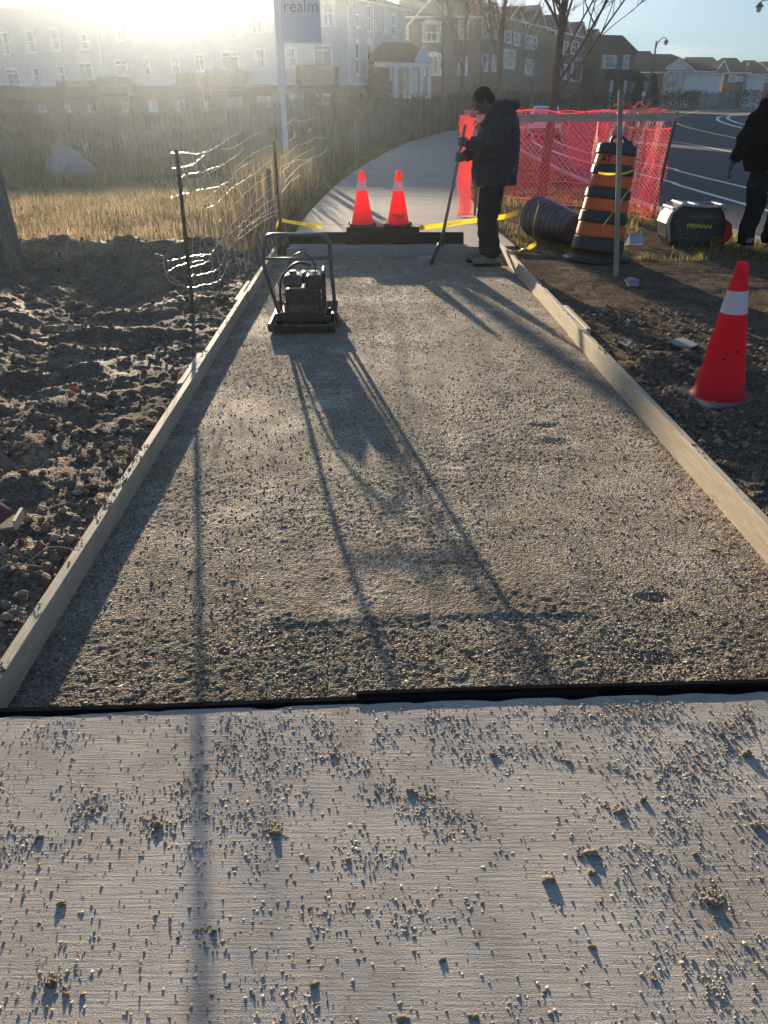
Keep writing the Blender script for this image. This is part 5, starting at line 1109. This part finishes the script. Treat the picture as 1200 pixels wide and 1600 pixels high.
for (x, y), ln_ in [((FL[0] + .1, FL[1]), 0), (FR, .12), (BR, .0), (BL, 0), ((3.35, 13.2), 0), ((4.12, 14.0), 0)]:
    w = MB(); w.beam((x - ln_, y, -.05), (x, y, 1.42), .035, .035, up=(0, 1, 0)); part('post', w, M_rust, root)
p_ = UY(792, 250, 12.2); w = MB(); w.beam((p_[0] - .05, 12.2, -.05), (p_[0], 12.2, .9), .03, .03, up=(0, 1, 0)); part('post', w, M_rust, root)

# ---- slack wire fence on the left
P1, P2_, P3 = U(301, 482)[:2], U(441, 386)[:2], UG(506, 286)[:2]
root = thing('wire_fence', 'slack rusted page-wire fence on thin posts, glinting against the light, left of the excavation', 'fence', (P1[0], P1[1], 0))
S1 = Fac(P1, P2_); S2 = Fac(P2_, P3)
def post(a, h, r, lx=0., m=M_rust): w = MB(); w.beam((a[0], a[1], -.25), (a[0] + lx, a[1], h), r, r, up=(0, 1, 0)); part('post', w, m, root)
post(P1, 1.2, .026, .02); post(P2_, 1.14, .03, -.02); post((P2_[0] - .10, P2_[1] + .15), .85, .045, -.03, M_post); post(P3, .95, .11, -.05, M_post); post((P3[0] - .0, P3[1] + 5), 1.1, .09, 0, M_post); post((P3[0] + .4, P3[1] + 9), 1.1, .09, 0, M_post)
wires = ["220,265 300,265 380,262 430,245 500,205 560,165 595,145", "235,340 300,335 350,310 400,275 420,250", "245,400 300,380 370,365 430,350 480,325 540,290 575,260 605,235",
 "215,500 260,482 340,465 385,445 370,410 420,370 500,322", "480,240 530,240 590,215 640,175 720,140", "405,545 410,510 470,455 540,400 570,350 640,315 652,303", "565,338 600,300 660,260 745,222",
 "390,550 440,535 500,490 570,430 640,385 745,298", "440,700 490,610 560,520 640,450 755,365", "320,805 430,790 480,720 560,620 650,530 755,430", "310,865 420,825 460,760 560,650 700,540 780,485",
 "305,905 430,885 480,860 500,790 560,700 640,620 770,530", "310,965 430,945 490,915 520,850 545,815", "190,830 260,815 330,800 420,790", "200,890 260,850 340,830 430,825", "560,720 620,680 700,620 775,585", "360,460 440,450 520,415",
 "640,640 700,600 775,560", "0,860 60,850 130,880 220,930 300,960 340,990", "120,870 200,900 290,960"]
wires2 = ["800,130 840,110 868,80", "800,215 840,200 865,185 875,160", "800,290 850,255 880,218", "795,365 860,300 900,270 970,235", "895,220 935,205 970,183", "810,415 880,345 940,300 975,280", "870,92 920,95 970,78", "935,150 955,140", "980,185 1055,178", "1000,270 1040,250 1070,240",
 "800,470 850,410 890,380", "975,285 1010,268 1060,215", "800,330 880,300 960,300"]
wm = MB()
for kk_, lst in ((1, wires), (2, wires2)):
    fac = S1 if kk_ == 1 else S2
    for s in lst:
        pts = [tuple(float(v) for v in q.split(',')) for q in s.split()]; q3 = []
        for x, y in pts:
            X0 = 200 + x * .3; Y0 = 160 + y * .3
            u_, z_ = fac.pix(X0, Y0); o = rnd.uniform(-.02, .02)
            if kk_ == 1 and u_ < -.4: u_, o = -.4 + (u_ + .4) * .25, o
            if u_ > fac.l * 1.25: u_ = fac.l * 1.25
            q3.append(fac.P(u_, z_, o))
        sm = smoothpath(q3, 9); sm = [v + Vector((rnd.uniform(-.006, .006), rnd.uniform(-.004, .004), rnd.uniform(-.007, .007))) for v in sm]
        w = MB(); w.tube(sm, .0024 if kk_ == 1 else .0045, 5, cap=False); part('wire', w, M_wire, root)
# upright stay wires hanging between the long wires
st_ = MB()
for i in range(17):
    u_ = .15 + i * .2; z1 = 1.1 - .35 * abs(math.sin(i * 1.1)) ; q3 = [S1.P(u_ + rnd.uniform(-.03, .03) * j, .02 + (z1) * j / 5, rnd.uniform(-.03, .03)) for j in range(6)]; st_.tube(smoothpath(q3, 3), .0019, 4, cap=False)
part('stay_wires', st_, M_wire, root, kind='stuff')

# ---- stakes and scrap at the near left edge
p = U(36, 728); root = thing('timber_stake', 'grey stake driven at a slant into the soil at the left edge', 'stake', (p[0], p[1], 0)); w = MB(); w.beam((0, 0, -.08), (-.30, -.02, .32), .04, .03, up=(0, 1, 0)); part('stake', w, M_post, root, local=True)
w = MB(); w.tube(smoothpath([(-.13, -.04, .22), (-.10, -.05, .20), (-.13, -.06, .12), (-.16, -.08, .03), (-.24, -.12, -.02)], 5), .004, 5); part('wire', w, M_wire, root, local=True)
q0 = U(28, 805, .06); root = thing('scrap_grille', 'small ribbed grille with a dull red corner lying at the left edge', 'grille', (q0[0], q0[1], .02)); w = MB()
for i in range(9): w.beam((-.30, -.14 + i * .018, .0), (.0, .0 - .055 + i * .012, .02), .004, .006)
part('grille_bars', w, mat('grille_pale', (.45, .43, .33), .6), root, local=True, kind='stuff')
w = MB(); w.box((.0, -.0, .025), (.012, .11, .04), rot=(0, 0, R(8))); part('grille_end', w, MATS['grille_pale'], root, local=True)
w = MB(); w.prism([(-.02, .01, .04), (-.30, .24, .10), (-.34, .17, .10), (-.06, -.05, .02)], (0, 0, 0), (0, 0, .012)); part('red_flap', w, mat('dull_red', (.15, .035, .035), .6), root, local=True)
# twigs and roots sticking out of the soil
def twigs(label, px, py, n, seed, s=.2):
    rn = random.Random(seed); p = U(px, py); z = float(zleft(np.array([p[0]]), np.array([p[1]]))[0]) if px < 500 else 0.; w = MB()
    for i in range(n):
        a = rn.uniform(-1, 1) * 1.4; L1 = s * rn.uniform(.5, 1.3); q = Vector((p[0] + rn.uniform(-.5, .5) * s, p[1] + rn.uniform(-.5, .5) * s, z)); w.tube(smoothpath([q, q + Vector((math.sin(a) * L1 * .5, 0, .25 * L1 + .01)), q + Vector((math.sin(a) * L1, rn.uniform(-.3, .3) * L1, .18 * L1 * rn.random()))], 3), .0025, 4)
    solo('twig_bundle', w, mat('dry_root', (.28, .23, .17), .8), label, 'twigs')
twigs('dry roots sticking out of the bank under the wire fence', 245, 425, 16, 1, .45); twigs('dry roots and wire ends on the soil at the lower left', 22, 890, 9, 2, .16); twigs('small tangle of roots beside the slanting stake', 12, 690, 5, 3, .16); twigs('thin grass stalk lying on the pavement near the bottom edge', 420, 1590, 1, 4, .06)

# ---- pieces of litter right of the excavation
def plate(label, pts, m, z, name='scrap_plate', cat='scrap'):
    w = MB(); w.prism([U(x, y, z + dz_) for x, y, dz_ in pts], (0, 0, -.01), (0, 0, 0)); return solo(name, w, m, label, cat)
M_pl = mat('grey_plastic', (.33, .35, .40), .5, .15, 6)
plate('flat grey-blue plastic piece in the grass beside the leaning drum', [(975, 384, 0), (984, 382, .02), (1004, 383, .03), (1006, 368, .09), (998, 363, .12), (984, 365, .1)], M_pl, .02)
plate('flattened blue-grey rag in front of the leaning drum', [(982, 446, 0), (976, 436, .02), (986, 432, .02), (1000, 436, .03), (998, 447, 0)], mat('rag_blue', (.10, .12, .16), .7), .03)
plate('flat pale slab of stone pressed into the dark soil behind the large cone', [(1045, 531, 0), (1068, 527, 0), (1092, 538, 0), (1078, 543, 0), (1056, 539, 0)], mat('flat_stone', (.20, .21, .22), .6, .2, 5), .02, 'flat_stone', 'stone')
plate('scrap of pale paper at the pin of the right form', [(965, 533, .0), (975, 530, .01), (988, 533, .01), (980, 541, 0)], mat('paper', (.3, .28, .24), .8), .04, 'paper_scrap', 'litter')
# ---- caution tape
M_tape = mat('caution_yellow', (.85, .66, .03), .4, .08, 20, trans=.35)
def tape(label, pts, wd=.05, txt=None, twist=None):
    P_ = smoothpath(pts, 6); w = MB(); n_ = len(P_)
    root = thing('caution_tape', label, 'tape', tuple(P_[0]), 'yellow caution tapes')
    for i in range(n_ - 1):
        def e_(j):
            tw_ = (twist or 0.) * j / n_ * 6 + .3 * math.sin(j * .9); return Vector((0, math.sin(tw_), math.cos(tw_))) * wd / 2
        w.quad(P_[i] - e_(i), P_[i + 1] - e_(i + 1), P_[i + 1] + e_(i + 1), P_[i] + e_(i))
    part('ribbon', w, M_tape, root)
    if txt:
        for k_, t_ in enumerate(txt):
            i = int(t_ * (n_ - 2)); q = (P_[i] + P_[i + 1]) / 2 - Vector(P_[0]); d_ = P_[i + 1] - P_[i]; text('lettering', 'CAUTION', wd * .75, Matrix.Translation(q + Vector((0, -.012, 0))) @ Matrix.Rotation(-math.atan2(d_.z, d_.x) if False else 0, 4, 'Y') @ Matrix.Rotation(R(90), 4, 'X') @ Matrix.Rotation(math.atan2(d_.z, d_.x), 4, 'Z'), M_black, root, .0008)
def at(px, py, Y): return UY(px, py, Y)
tape('yellow caution tape from the wire fence post to the path edge', [at(440, 344, 10.6), at(455, 347, 10.6), at(475, 350, 10.5), at(490, 353, 10.5), at(503, 355, 10.5)], .045, [.7])
tape('yellow caution tape hanging in folds at the second wire fence post', [at(436, 344, 9.75), at(431, 356, 9.75), at(429, 366, 9.8), at(424, 380, 9.8)], .055, None, .3)
tape('yellow caution tape stretched behind the legs of the worker', [at(655, 356, 10.3), at(690, 352, 10.25), at(715, 348, 10.2), at(750, 343.5, 10.2), at(785, 339, 10.25), at(808, 333, 10.4)], .06, [.35])
tape('yellow-green caution tape draped over the lying drum', [at(842, 318, 9.62), at(836, 340, 9.55), at(833, 360, 9.5), at(836, 378, 9.45), at(830, 388, 9.4)], .04, None, .2)
tape('crumpled yellow caution tape end on the grass at the right form', [at(838, 380, 9.3), at(826, 387, 9.25), at(816, 389, 9.2), at(808, 398, 9.1)], .06, None, .5)
tape('dull yellow tape wound around the leaning drum', [at(935, 270, 8.38), at(950, 272, 8.32), at(975, 271, 8.33), at(992, 267, 8.4), at(994, 285, 8.38), at(980, 300, 8.3), at(963, 325, 8.3), at(941, 354, 8.33)], .022, None, .25)

# ---- parked white car beyond the mesh
cx, cy = UY(851, 200, 45)[0], 45; cz = float(gz(cx, cy)) - .12
root = thing('parked_car', 'white car seen from behind through the orange mesh', 'car', (cx, cy, cz), rotz=R(-8)); M_car = mat('car_white', (.72, .73, .76), .25, coat=.5, spec=.6)
def sect(y, wlo, whi, z0, zs, z1): return [(-wlo, y, z0), (wlo, y, z0), (wlo * 1.02, y, zs), (whi, y, z1), (-whi, y, z1), (-wlo * 1.02, y, zs)]
w = MB(); secs = [sect(-.05, .80, .76, .40, .65, .95), sect(.05, .88, .82, .30, .75, 1.05), sect(1.0, .92, .86, .26, .8, 1.06), sect(3.3, .92, .84, .26, .8, 1.0), sect(4.3, .86, .74, .32, .7, .82), sect(4.55, .76, .66, .42, .6, .7)]
for s_ in secs: w.v += s_
for i in range(5):
    for j in range(6): a_ = i * 6 + j; b_ = i * 6 + (j + 1) % 6; w.f.append((a_, b_, b_ + 6, a_ + 6))
w.f += [tuple(range(6))[::-1], tuple(range(30, 36))]; part('body', w, M_car, root, local=True, bevel=.04)
w = MB(); w.v += [(-.80, .12, 1.04), (.80, .12, 1.04), (.64, .55, 1.60), (-.64, .55, 1.60), (-.80, 3.3, 1.0), (.80, 3.3, 1.0), (.62, 2.4, 1.60), (-.62, 2.4, 1.60)]; w.f += [(0, 1, 2, 3), (5, 4, 7, 6), (3, 2, 6, 7), (1, 5, 6, 2), (4, 0, 3, 7), (0, 4, 5, 1)]; part('cabin', w, M_car, root, local=True, bevel=.05)
w = MB(); w.prism([(-.68, .165, 1.10), (.68, .165, 1.10), (.58, .46, 1.49), (-.58, .46, 1.49)], (0, -.03, .01), (0, .0, 0)); part('rear_window', w, M_pane, root, local=True)
for s_ in (-1, 1):
    w = MB(); w.box((s_ * .72, -.03, .86), (.28, .08, .17)); part('tail_light', w, mat('tail_red', (.55, .02, .02), .25), root, local=True, bevel=.02)
    for y_ in (.85, 3.6):
        w = MB(); w.lathe([(.2, -.11), (.31, -.1), (.33, -.06), (.33, .06), (.31, .1), (.2, .11)], 20, c=(s_ * .82, y_, .33), M=Matrix.Rotation(R(90), 3, 'Y')); tw_ = part('wheel', w, M_rubber, root, local=True)
        w = MB(); w.lathe([(.2, 0), (.2, .02)], 16, c=(s_ * .925, y_, .33), M=Matrix.Rotation(R(90), 3, 'Y')); part('rim', w, mat('rim_grey', (.4, .4, .42), .35, metal=.7), tw_, local=True)
w = MB(); w.box((0, -.06, .45), (1.5, .12, .2)); part('bumper', w, mat('bumper_dark', (.06, .06, .065), .5), root, local=True, bevel=.03)
w = MB(); w.box((0, -.075, .83), (.5, .02, .12)); part('number_plate', w, M_trim, root, local=True)
# ================================================================== PEOPLE
def blend_mesh(name, mb, m, root, voxel=.012, smooth=6, wrinkle=0., wsize=.12, label=None):
    """overlapping closed shapes fused into one continuous skin"""
    o = part(name, mb, m, root, smooth=True, label=label)
    r = o.modifiers.new('r', 'REMESH'); r.mode = 'VOXEL'; r.voxel_size = voxel; r.use_smooth_shade = True
    s = o.modifiers.new('s', 'SMOOTH'); s.factor = .6; s.iterations = smooth
    if wrinkle:
        tx = bpy.data.textures.new('folds', 'CLOUDS'); tx.noise_scale = wsize; tx.noise_depth = 2
        d = o.modifiers.new('d', 'DISPLACE'); d.texture = tx; d.strength = wrinkle; d.mid_level = .5; d.texture_coords = 'LOCAL'
    return o
def ell(mb, c, rx, ry, rz, ax=None, n=16):
    """ellipsoid; ax = 3x3 columns of axes"""
    A = ax or Matrix.Identity(3); prof = []
    vs, fs = [], []
    for i in range(1, n // 2):
        t_ = math.pi * i / (n // 2)
        for j in range(n):
            a = 6.2832 * j / n; vs.append(Vector(c) + A @ Vector((rx * math.sin(t_) * math.cos(a), ry * math.sin(t_) * math.sin(a), rz * math.cos(t_))))
    for i in range(n // 2 - 2):
        for j in range(n): fs.append((i * n + j, (i + 1) * n + j, (i + 1) * n + (j + 1) % n, i * n + (j + 1) % n))
    k = len(vs); vs += [Vector(c) + A @ Vector((0, 0, rz)), Vector(c) + A @ Vector((0, 0, -rz))]
    for j in range(n): fs.append((k, j, (j + 1) % n)); o = (n // 2 - 2) * n; fs.append((k + 1, o + (j + 1) % n, o + j))
    mb.add(vs, fs)
def limb(mb, pts, rr, n=14): mb.tube(smoothpath(pts, 5) if len(pts) > 2 else pts, None if False else np.interp(np.linspace(0, len(pts) - 1, (len(pts) - 1) * 5 + 1 if len(pts) > 2 else 2), range(len(pts)), rr).tolist(), n)
def loft(mb, secs, ax, n=24):
    """secs: (centre, radius along ax[0], radius along ax[1])"""
    o = len(mb.v); A0, A1 = Vector(ax[0]), Vector(ax[1])
    for c, a_, b_ in secs:
        for j in range(n):
            t_ = 6.2832 * j / n; mb.v.append(tuple(Vector(c) + A0 * a_ * math.cos(t_) + A1 * b_ * math.sin(t_)))
    for i in range(len(secs) - 1):
        for j in range(n): a = o + i * n + j; b_ = o + i * n + (j + 1) % n; mb.f.append((a, b_, b_ + n, a + n))
    mb.f.append(tuple(o + j for j in range(n))[::-1]); mb.f.append(tuple(o + (len(secs) - 1) * n + j for j in range(n)))
def grip_hand(mb, c, shaft, out, knuck, k=1.):
    """hand closed round a shaft at c: shaft = shaft direction, out = from wrist to shaft, knuck = third axis"""
    c, s_, o_ = Vector(c), Vector(shaft).normalized(), Vector(out).normalized(); q_ = s_.cross(o_).normalized()
    ell(mb, c - o_ * .045 * k, .03 * k, .024 * k, .048 * k, Matrix((o_, q_, s_)).transposed())
    for i, ln_ in enumerate((.95, 1.05, 1., .8)):
        b_ = c + s_ * (.033 - .022 * i) * k; pts = [b_ - o_ * .03 * k + q_ * .022 * k]
        for a in range(0, 5): th = R(60 - a * 62 * ln_); pts.append(b_ + (q_ * math.sin(th) + o_ * math.cos(th)) * .031 * k)
        mb.tube(pts, [.0115 * k, .0115 * k, .011 * k, .0105 * k, .0095 * k, .008 * k], 8)
    tb = c - o_ * .03 * k - s_ * .0 + s_ * .03 * k; mb.tube([tb - o_ * .03, tb - q_ * .028 * k + s_ * .012, tb - q_ * .030 * k + o_ * .03 * k + s_ * .012, tb - q_ * .012 * k + o_ * .052 * k + s_ * .004], [.015, .013, .012, .009], 8)
def open_hand(mb, w, d, side, k=1.):
    """relaxed hanging hand: w wrist, d direction of the fingers, side = thumb side"""
    w, d, s_ = Vector(w), Vector(d).normalized(), Vector(side).normalized(); q_ = d.cross(s_).normalized()
    ell(mb, w + d * .05 * k, .042 * k, .020 * k, .055 * k, Matrix((s_, q_, d)).transposed())
    for i, ln_ in enumerate((.070, .080, .074, .058)):
        b_ = w + d * .088 * k + s_ * (.030 - .020 * i) * k; mb.tube([b_ - d * .02, b_ + d * ln_ * .45, b_ + d * ln_ * .8 + q_ * .016, b_ + d * ln_ + q_ * .032], [.0105, .010, .0095, .008], 8)
    b_ = w + d * .03 + s_ * .035; mb.tube([b_ - s_ * .01, b_ + s_ * .018 + d * .03, b_ + s_ * .02 + d * .06 + q_ * .012], [.014, .012, .0095], 8)
def head(mb, c, fw, up, sd):
    """face: brow, nose, mouth, chin, ears; fw forward, up crown, sd side"""
    c, fw, up, sd = Vector(c), Vector(fw).normalized(), Vector(up).normalized(), Vector(sd).normalized(); A = Matrix((fw, sd, up)).transposed()
    ell(mb, c + up * .025, .098, .076, .092, A); ell(mb, c - up * .035 + fw * .018, .072, .060, .085, A); ell(mb, c - up * .092 + fw * .062, .024, .028, .020, A)
    mb.tube([c + fw * .086 + up * .012, c + fw * .112 - up * .026, c + fw * .092 - up * .034], [.008, .014, .010], 8)
    for s_ in (-1, 1):
        ell(mb, c + sd * s_ * .076 - up * .005 - fw * .005, .020, .008, .030, A); ell(mb, c + fw * .088 + sd * s_ * .030 + up * .028, .012, .020, .007, A)
    ell(mb, c + fw * .088 - up * .058, .010, .024, .007, A)
M_skin = mat('skin', (.12, .065, .045), .55, .1, 10)
M_navy = mat('navy_jacket', (.010, .014, .026), .75, .3, 5, bump=.3, bscale=22)
M_dpants = mat('dark_trousers', (.024, .025, .03), .8, .3, 6, bump=.3, bscale=24)
M_boot = mat('tan_boot', (.24, .18, .125), .75, .4, 14, bump=.3)
M_sole = mat('boot_sole', (.03, .028, .026), .8)
M_glove = mat('green_glove', (.06, .15, .09), .7, .3, 20)
M_hair = mat('dark_hair', (.012, .011, .011), .8, .3, 60, bump=.5, bscale=80)
M_hoodie = mat('black_hoodie', (.010, .010, .012), .85, .3, 5, bump=.3, bscale=24)

# ---- worker with the shovel, seen in profile, facing left
B = Vector((1.20, 8.95, TZ)); 
def w1(f, s, z): return (B.x - f, B.y - s, B.z + z)
root = thing('person', 'worker in a dark navy hooded jacket and tan boots, head bowed, holding a long-handled shovel', 'person', tuple(B))
b = MB()
loft(b, [(w1(0, 0, .86), .13, .16), (w1(-.01, 0, 1.05), .13, .16), (w1(-.03, 0, 1.3), .14, .17), (w1(-.05, 0, 1.48), .11, .17), (w1(-.02, 0, 1.55), .06, .08)], ((1, 0, 0), (0, 1, 0)))
limb(b, [w1(-.04, 0, 1.48), w1(.04, 0, 1.56), w1(.11, 0, 1.61)], [.07, .055, .055])
for s_ in (1, -1): limb(b, [w1(.0, s_ * .09, .92), w1(.03 + (.03 if s_ < 0 else 0), s_ * .1, .5), w1(-.03 + (.05 if s_ < 0 else 0), s_ * .11, .08)], [.085, .06, .04])
limb(b, [w1(-.03, .19, 1.46), w1(.08, .25, 1.22), w1(.30, .10, 1.25)], [.055, .045, .03]); limb(b, [w1(-.03, -.19, 1.46), w1(.14, -.24, 1.18), w1(.34, -.04, 1.10)], [.055, .045, .03])
hc = Vector(w1(.165, 0, 1.645)); fwd = Vector((-.80, 0, -.60)); upv = Vector((-.60, 0, .80)); head(b, hc, fwd, upv, (0, 1, 0))
body = blend_mesh('body', b, M_skin, root, .009, 3)
w = MB(); A = Matrix((fwd.normalized(), Vector((0, 1, 0)), upv.normalized())).transposed(); ell(w, hc + upv * .032 - fwd * .012, .104, .086, .094, A); ell(w, hc - fwd * .055 - upv * .015, .06, .075, .08, A); blend_mesh('hair', w, M_hair, root, .01, 3, .012, .02)
w = MB()
loft(w, [(w1(.0, 0, .84), .25, .25), (w1(.0, 0, .93), .248, .25), (w1(-.01, 0, 1.1), .24, .25), (w1(-.02, 0, 1.27), .225, .25), (w1(-.03, 0, 1.42), .20, .24), (w1(-.03, 0, 1.53), .165, .20), (w1(-.0, 0, 1.61), .10, .12)], ((1, 0, 0), (0, 1, 0)))
limb(w, [w1(-.05, .17, 1.47), w1(.03, .26, 1.32), w1(.10, .27, 1.21), w1(.20, .20, 1.22), w1(.29, .11, 1.25)], [.10, .095, .088, .075, .062]); limb(w, [w1(-.03, -.17, 1.47), w1(.08, -.25, 1.3), w1(.16, -.25, 1.2), w1(.26, -.14, 1.14), w1(.33, -.05, 1.10)], [.10, .09, .08, .07, .055])
w.tube(smoothpath([w1(.06, .075, 1.58), w1(-.03, .12, 1.60), w1(-.14, .08, 1.60), w1(-.17, 0, 1.60), w1(-.14, -.08, 1.6), w1(-.03, -.12, 1.6), w1(.06, -.075, 1.58)], 4), .05, 10)
blend_mesh('jacket', w, M_navy, root, .013, 2, .075, .10)
w = MB()
loft(w, [(w1(.01, 0, .97), .12, .17), (w1(.01, 0, .84), .135, .19)], ((1, 0, 0), (0, 1, 0)))
limb(w, [w1(.0, .09, .88), w1(.02, .10, .68), w1(.035, .105, .48), w1(-.0, .11, .28), w1(-.025, .11, .10)], [.115, .10, .085, .082, .085]); limb(w, [w1(.015, -.09, .88), w1(.045, -.10, .68), w1(.065, -.105, .48), w1(.045, -.11, .28), w1(.02, -.11, .10)], [.115, .10, .085, .08, .082])
blend_mesh('trousers', w, M_dpants, root, .011, 2, .055, .08)
def boot(root, heel, toe, m=M_boot):
    heel, toe = Vector(heel), Vector(toe); d = (toe - heel).normalized(); s_ = Vector((d.y, -d.x, 0)); L_ = (toe - heel).length; w = MB(); A = Matrix((d, s_, Vector((0, 0, 1)))).transposed()
    ell(w, heel + d * .06 + Vector((0, 0, .06)), .065, .045, .055, A); ell(w, heel + d * (L_ * .5) + Vector((0, 0, .055)), L_ * .42, .046, .045, A); ell(w, toe - d * .065 + Vector((0, 0, .048)), .075, .05, .042, A); w.tube([heel + d * .065 + Vector((0, 0, .05)), heel + d * .062 + Vector((0, 0, .17))], [.055, .058], 12)
    bo = blend_mesh('boot', w, m, root, .009, 3); w = MB()
    pts = [heel + d * (L_ * t_) + s_ * o_ for t_, o_ in [(0, .02), (.05, .042), (.3, .040), (.7, .05), (.93, .038), (1.0, .0), (.93, -.038), (.7, -.05), (.3, -.040), (.05, -.042), (0, -.02)]]
    w.prism([tuple(p) for p in pts], (0, 0, 0), (0, 0, .03)); part('sole', w, M_sole, bo, bevel=.004)
boot(root, w1(-.11, .11, .005), w1(.20, .13, .005)); boot(root, w1(-.06, -.11, .008), w1(.255, -.10, .008))
sh0, sh1 = Vector(w1(.345, .03, 1.42)), Vector(w1(.56, .03, .22)); sd_ = (sh1 - sh0).normalized()
def on(z): t_ = ((B.z + z) - sh0.z) / (sh1.z - sh0.z); return sh0.lerp(sh1, t_)
for z, wr, s_ in [(1.26, w1(.28, .12, 1.25), 1), (1.11, w1(.32, -.06, 1.10), -1)]:
    g = MB(); c = on(z); o_ = (c - Vector(wr)); o_ = (o_ - sd_ * o_.dot(sd_)); grip_hand(g, c, -sd_ * s_ if False else -sd_, o_, None, 1.0); g.tube([Vector(wr) - o_.normalized() * .0, c - o_.normalized() * .06], [.034, .03], 10); blend_mesh('glove', g, M_glove, root, .0055, 2)
root = thing('shovel', 'long-handled shovel held upright by the worker, its blade on the stone bed', 'shovel', (sh1.x, sh1.y, TZ))
w = MB(); w.tube([sh0, sh1], [.016, .018], 10); part('shaft', w, mat('shovel_wood', (.30, .25, .19), .7, .3, 9), root, smooth=True)
w = MB(); w.tube([sh1 - sd_ * .16, sh1 + sd_ * .02], [.021, .026], 10); part('socket', w, M_steel, root, smooth=True)
bd0 = sh1; w = MB(); nn = 7; V = []; e_ = Vector((0, 1, 0)); 
for i in range(nn):
    t_ = i / (nn - 1); hw = .10 * (1 - .35 * max(0, t_ - .6) / .4); c = bd0 + sd_ * (.0 + .26 * t_) + Vector((-.05 * t_, 0, 0))
    for j in range(7): u_ = (j - 3) / 3; V.append(c + e_ * hw * u_ + Vector((-.03 * u_ * u_, 0, .012 * u_ * u_)))
F_ = [(i * 7 + j, i * 7 + j + 1, (i + 1) * 7 + j + 1, (i + 1) * 7 + j) for i in range(nn - 1) for j in range(6)]; w.add(V, F_); o = part('blade', w, M_steel, root, smooth=True); sm_ = o.modifiers.new('t', 'SOLIDIFY'); sm_.thickness = .004

# ---- second worker, cut by the right edge of the photo, seen from behind
Y2 = 9.15
def q2(px, py, dy=0.): return UY(px, py, Y2 + dy)
gfoot = 0.0
root = thing('person', 'worker in black hooded top stepping away at the right edge, left arm hanging', 'person', (q2(1200, 390)[0], Y2, 0))
b = MB(); TX = ((1, 0, 0), (0, 1, 0))
loft(b, [(q2(1204, 272), .16, .11), (q2(1207, 240), .16, .12), (q2(1215, 195), .19, .13), (q2(1222, 165), .17, .10), (q2(1226, 148), .07, .07)], TX)
hc = Vector(q2(1234, 112)); head(b, hc, (.15, .98, -.1), (.05, .1, 1), (1, -.1, 0)); limb(b, [q2(1225, 155), q2(1229, 138), q2(1233, 122)], [.06, .055, .055])
limb(b, [q2(1196, 172), q2(1166, 214), q2(1146, 254)], [.055, .045, .032]); limb(b, [q2(1254, 170), q2(1266, 215, .05), q2(1262, 255, .2)], [.055, .045, .032])
limb(b, [q2(1196, 272), q2(1180, 325, .05), q2(1166, 384)], [.085, .06, .042]); limb(b, [q2(1216, 272), q2(1214, 325, .12), q2(1199, 378, .3)], [.085, .06, .042])
blend_mesh('body', b, M_skin, root, .01, 3)
w = MB(); loft(w, [(q2(1203, 266), .285, .19), (q2(1205, 240), .275, .2), (q2(1210, 215), .26, .2), (q2(1218, 185), .245, .185), (q2(1224, 160), .215, .15), (q2(1228, 143), .10, .10)], TX)
limb(w, [q2(1204, 166), q2(1186, 186), q2(1168, 212), q2(1156, 236), q2(1147, 252)], [.11, .10, .085, .072, .056]); limb(w, [q2(1246, 166), q2(1260, 190), q2(1266, 215, .05), q2(1264, 240, .15)], [.11, .10, .085, .065])
w.tube(smoothpath([q2(1212, 140, .05), q2(1214, 138, -.08), q2(1232, 138, -.14), q2(1250, 140, -.08), q2(1252, 142, .05)], 4), .05, 10)
blend_mesh('hooded_top', w, M_hoodie, root, .013, 2, .08, .10)
w = MB(); ell(w, hc + Vector((-.0, -.015, .03)), .088, .1, .092); blend_mesh('cap', w, M_hoodie, root, .012, 3)
w = MB(); w.box(tuple(Vector(q2(1206, 267.5)) + Vector((0, -.16, 0))), (.24, .05, .018)); part('red_hem', w, mat('hem_red', (.35, .03, .04), .8), root, bevel=.006)
w = MB(); loft(w, [(q2(1204, 258), .2, .14), (q2(1204, 275), .21, .15)], TX)
limb(w, [q2(1193, 270), q2(1184, 296, -.02), q2(1179, 325, .0), q2(1170, 355), q2(1163, 382)], [.135, .12, .10, .092, .10]); limb(w, [q2(1218, 270), q2(1220, 296, .05), q2(1215, 325, .12), q2(1207, 352, .22), q2(1200, 374, .3)], [.13, .11, .09, .085, .085])
blend_mesh('trousers', w, M_dpants, root, .012, 3, .05, .10)
fa = q2(1164, 384); boot(root, (fa[0] - .02, Y2 - .10, .0), (fa[0] + .10, Y2 + .19, .0)); fb = q2(1201, 376, .3); boot(root, (fb[0] - .03, Y2 + .22, .0), (fb[0] + .08, Y2 + .52, .0), mat('grey_shoe', (.28, .28, .30), .6, .2, 12))
g = MB(); open_hand(g, q2(1146, 253), Vector(q2(1138, 272)) - Vector(q2(1147, 250)), (.35, .9, 0), 1.0); g.tube([q2(1148, 249), q2(1145, 256)], [.036, .032], 10); blend_mesh('glove', g, mat('grey_glove', (.09, .09, .085), .8, .5, 30), root, .0055, 2)

# ---- lettering becomes plain geometry
dg = bpy.context.evaluated_depsgraph_get()
for o in [o for o in SC.objects if o.type == 'FONT']:
    me = bpy.data.meshes.new_from_object(o.evaluated_get(dg)); n_ = o.name; mw, pr = o.matrix_local.copy(), o.parent; bpy.data.objects.remove(o); k = link('lettering', me, pr); k.matrix_local = mw
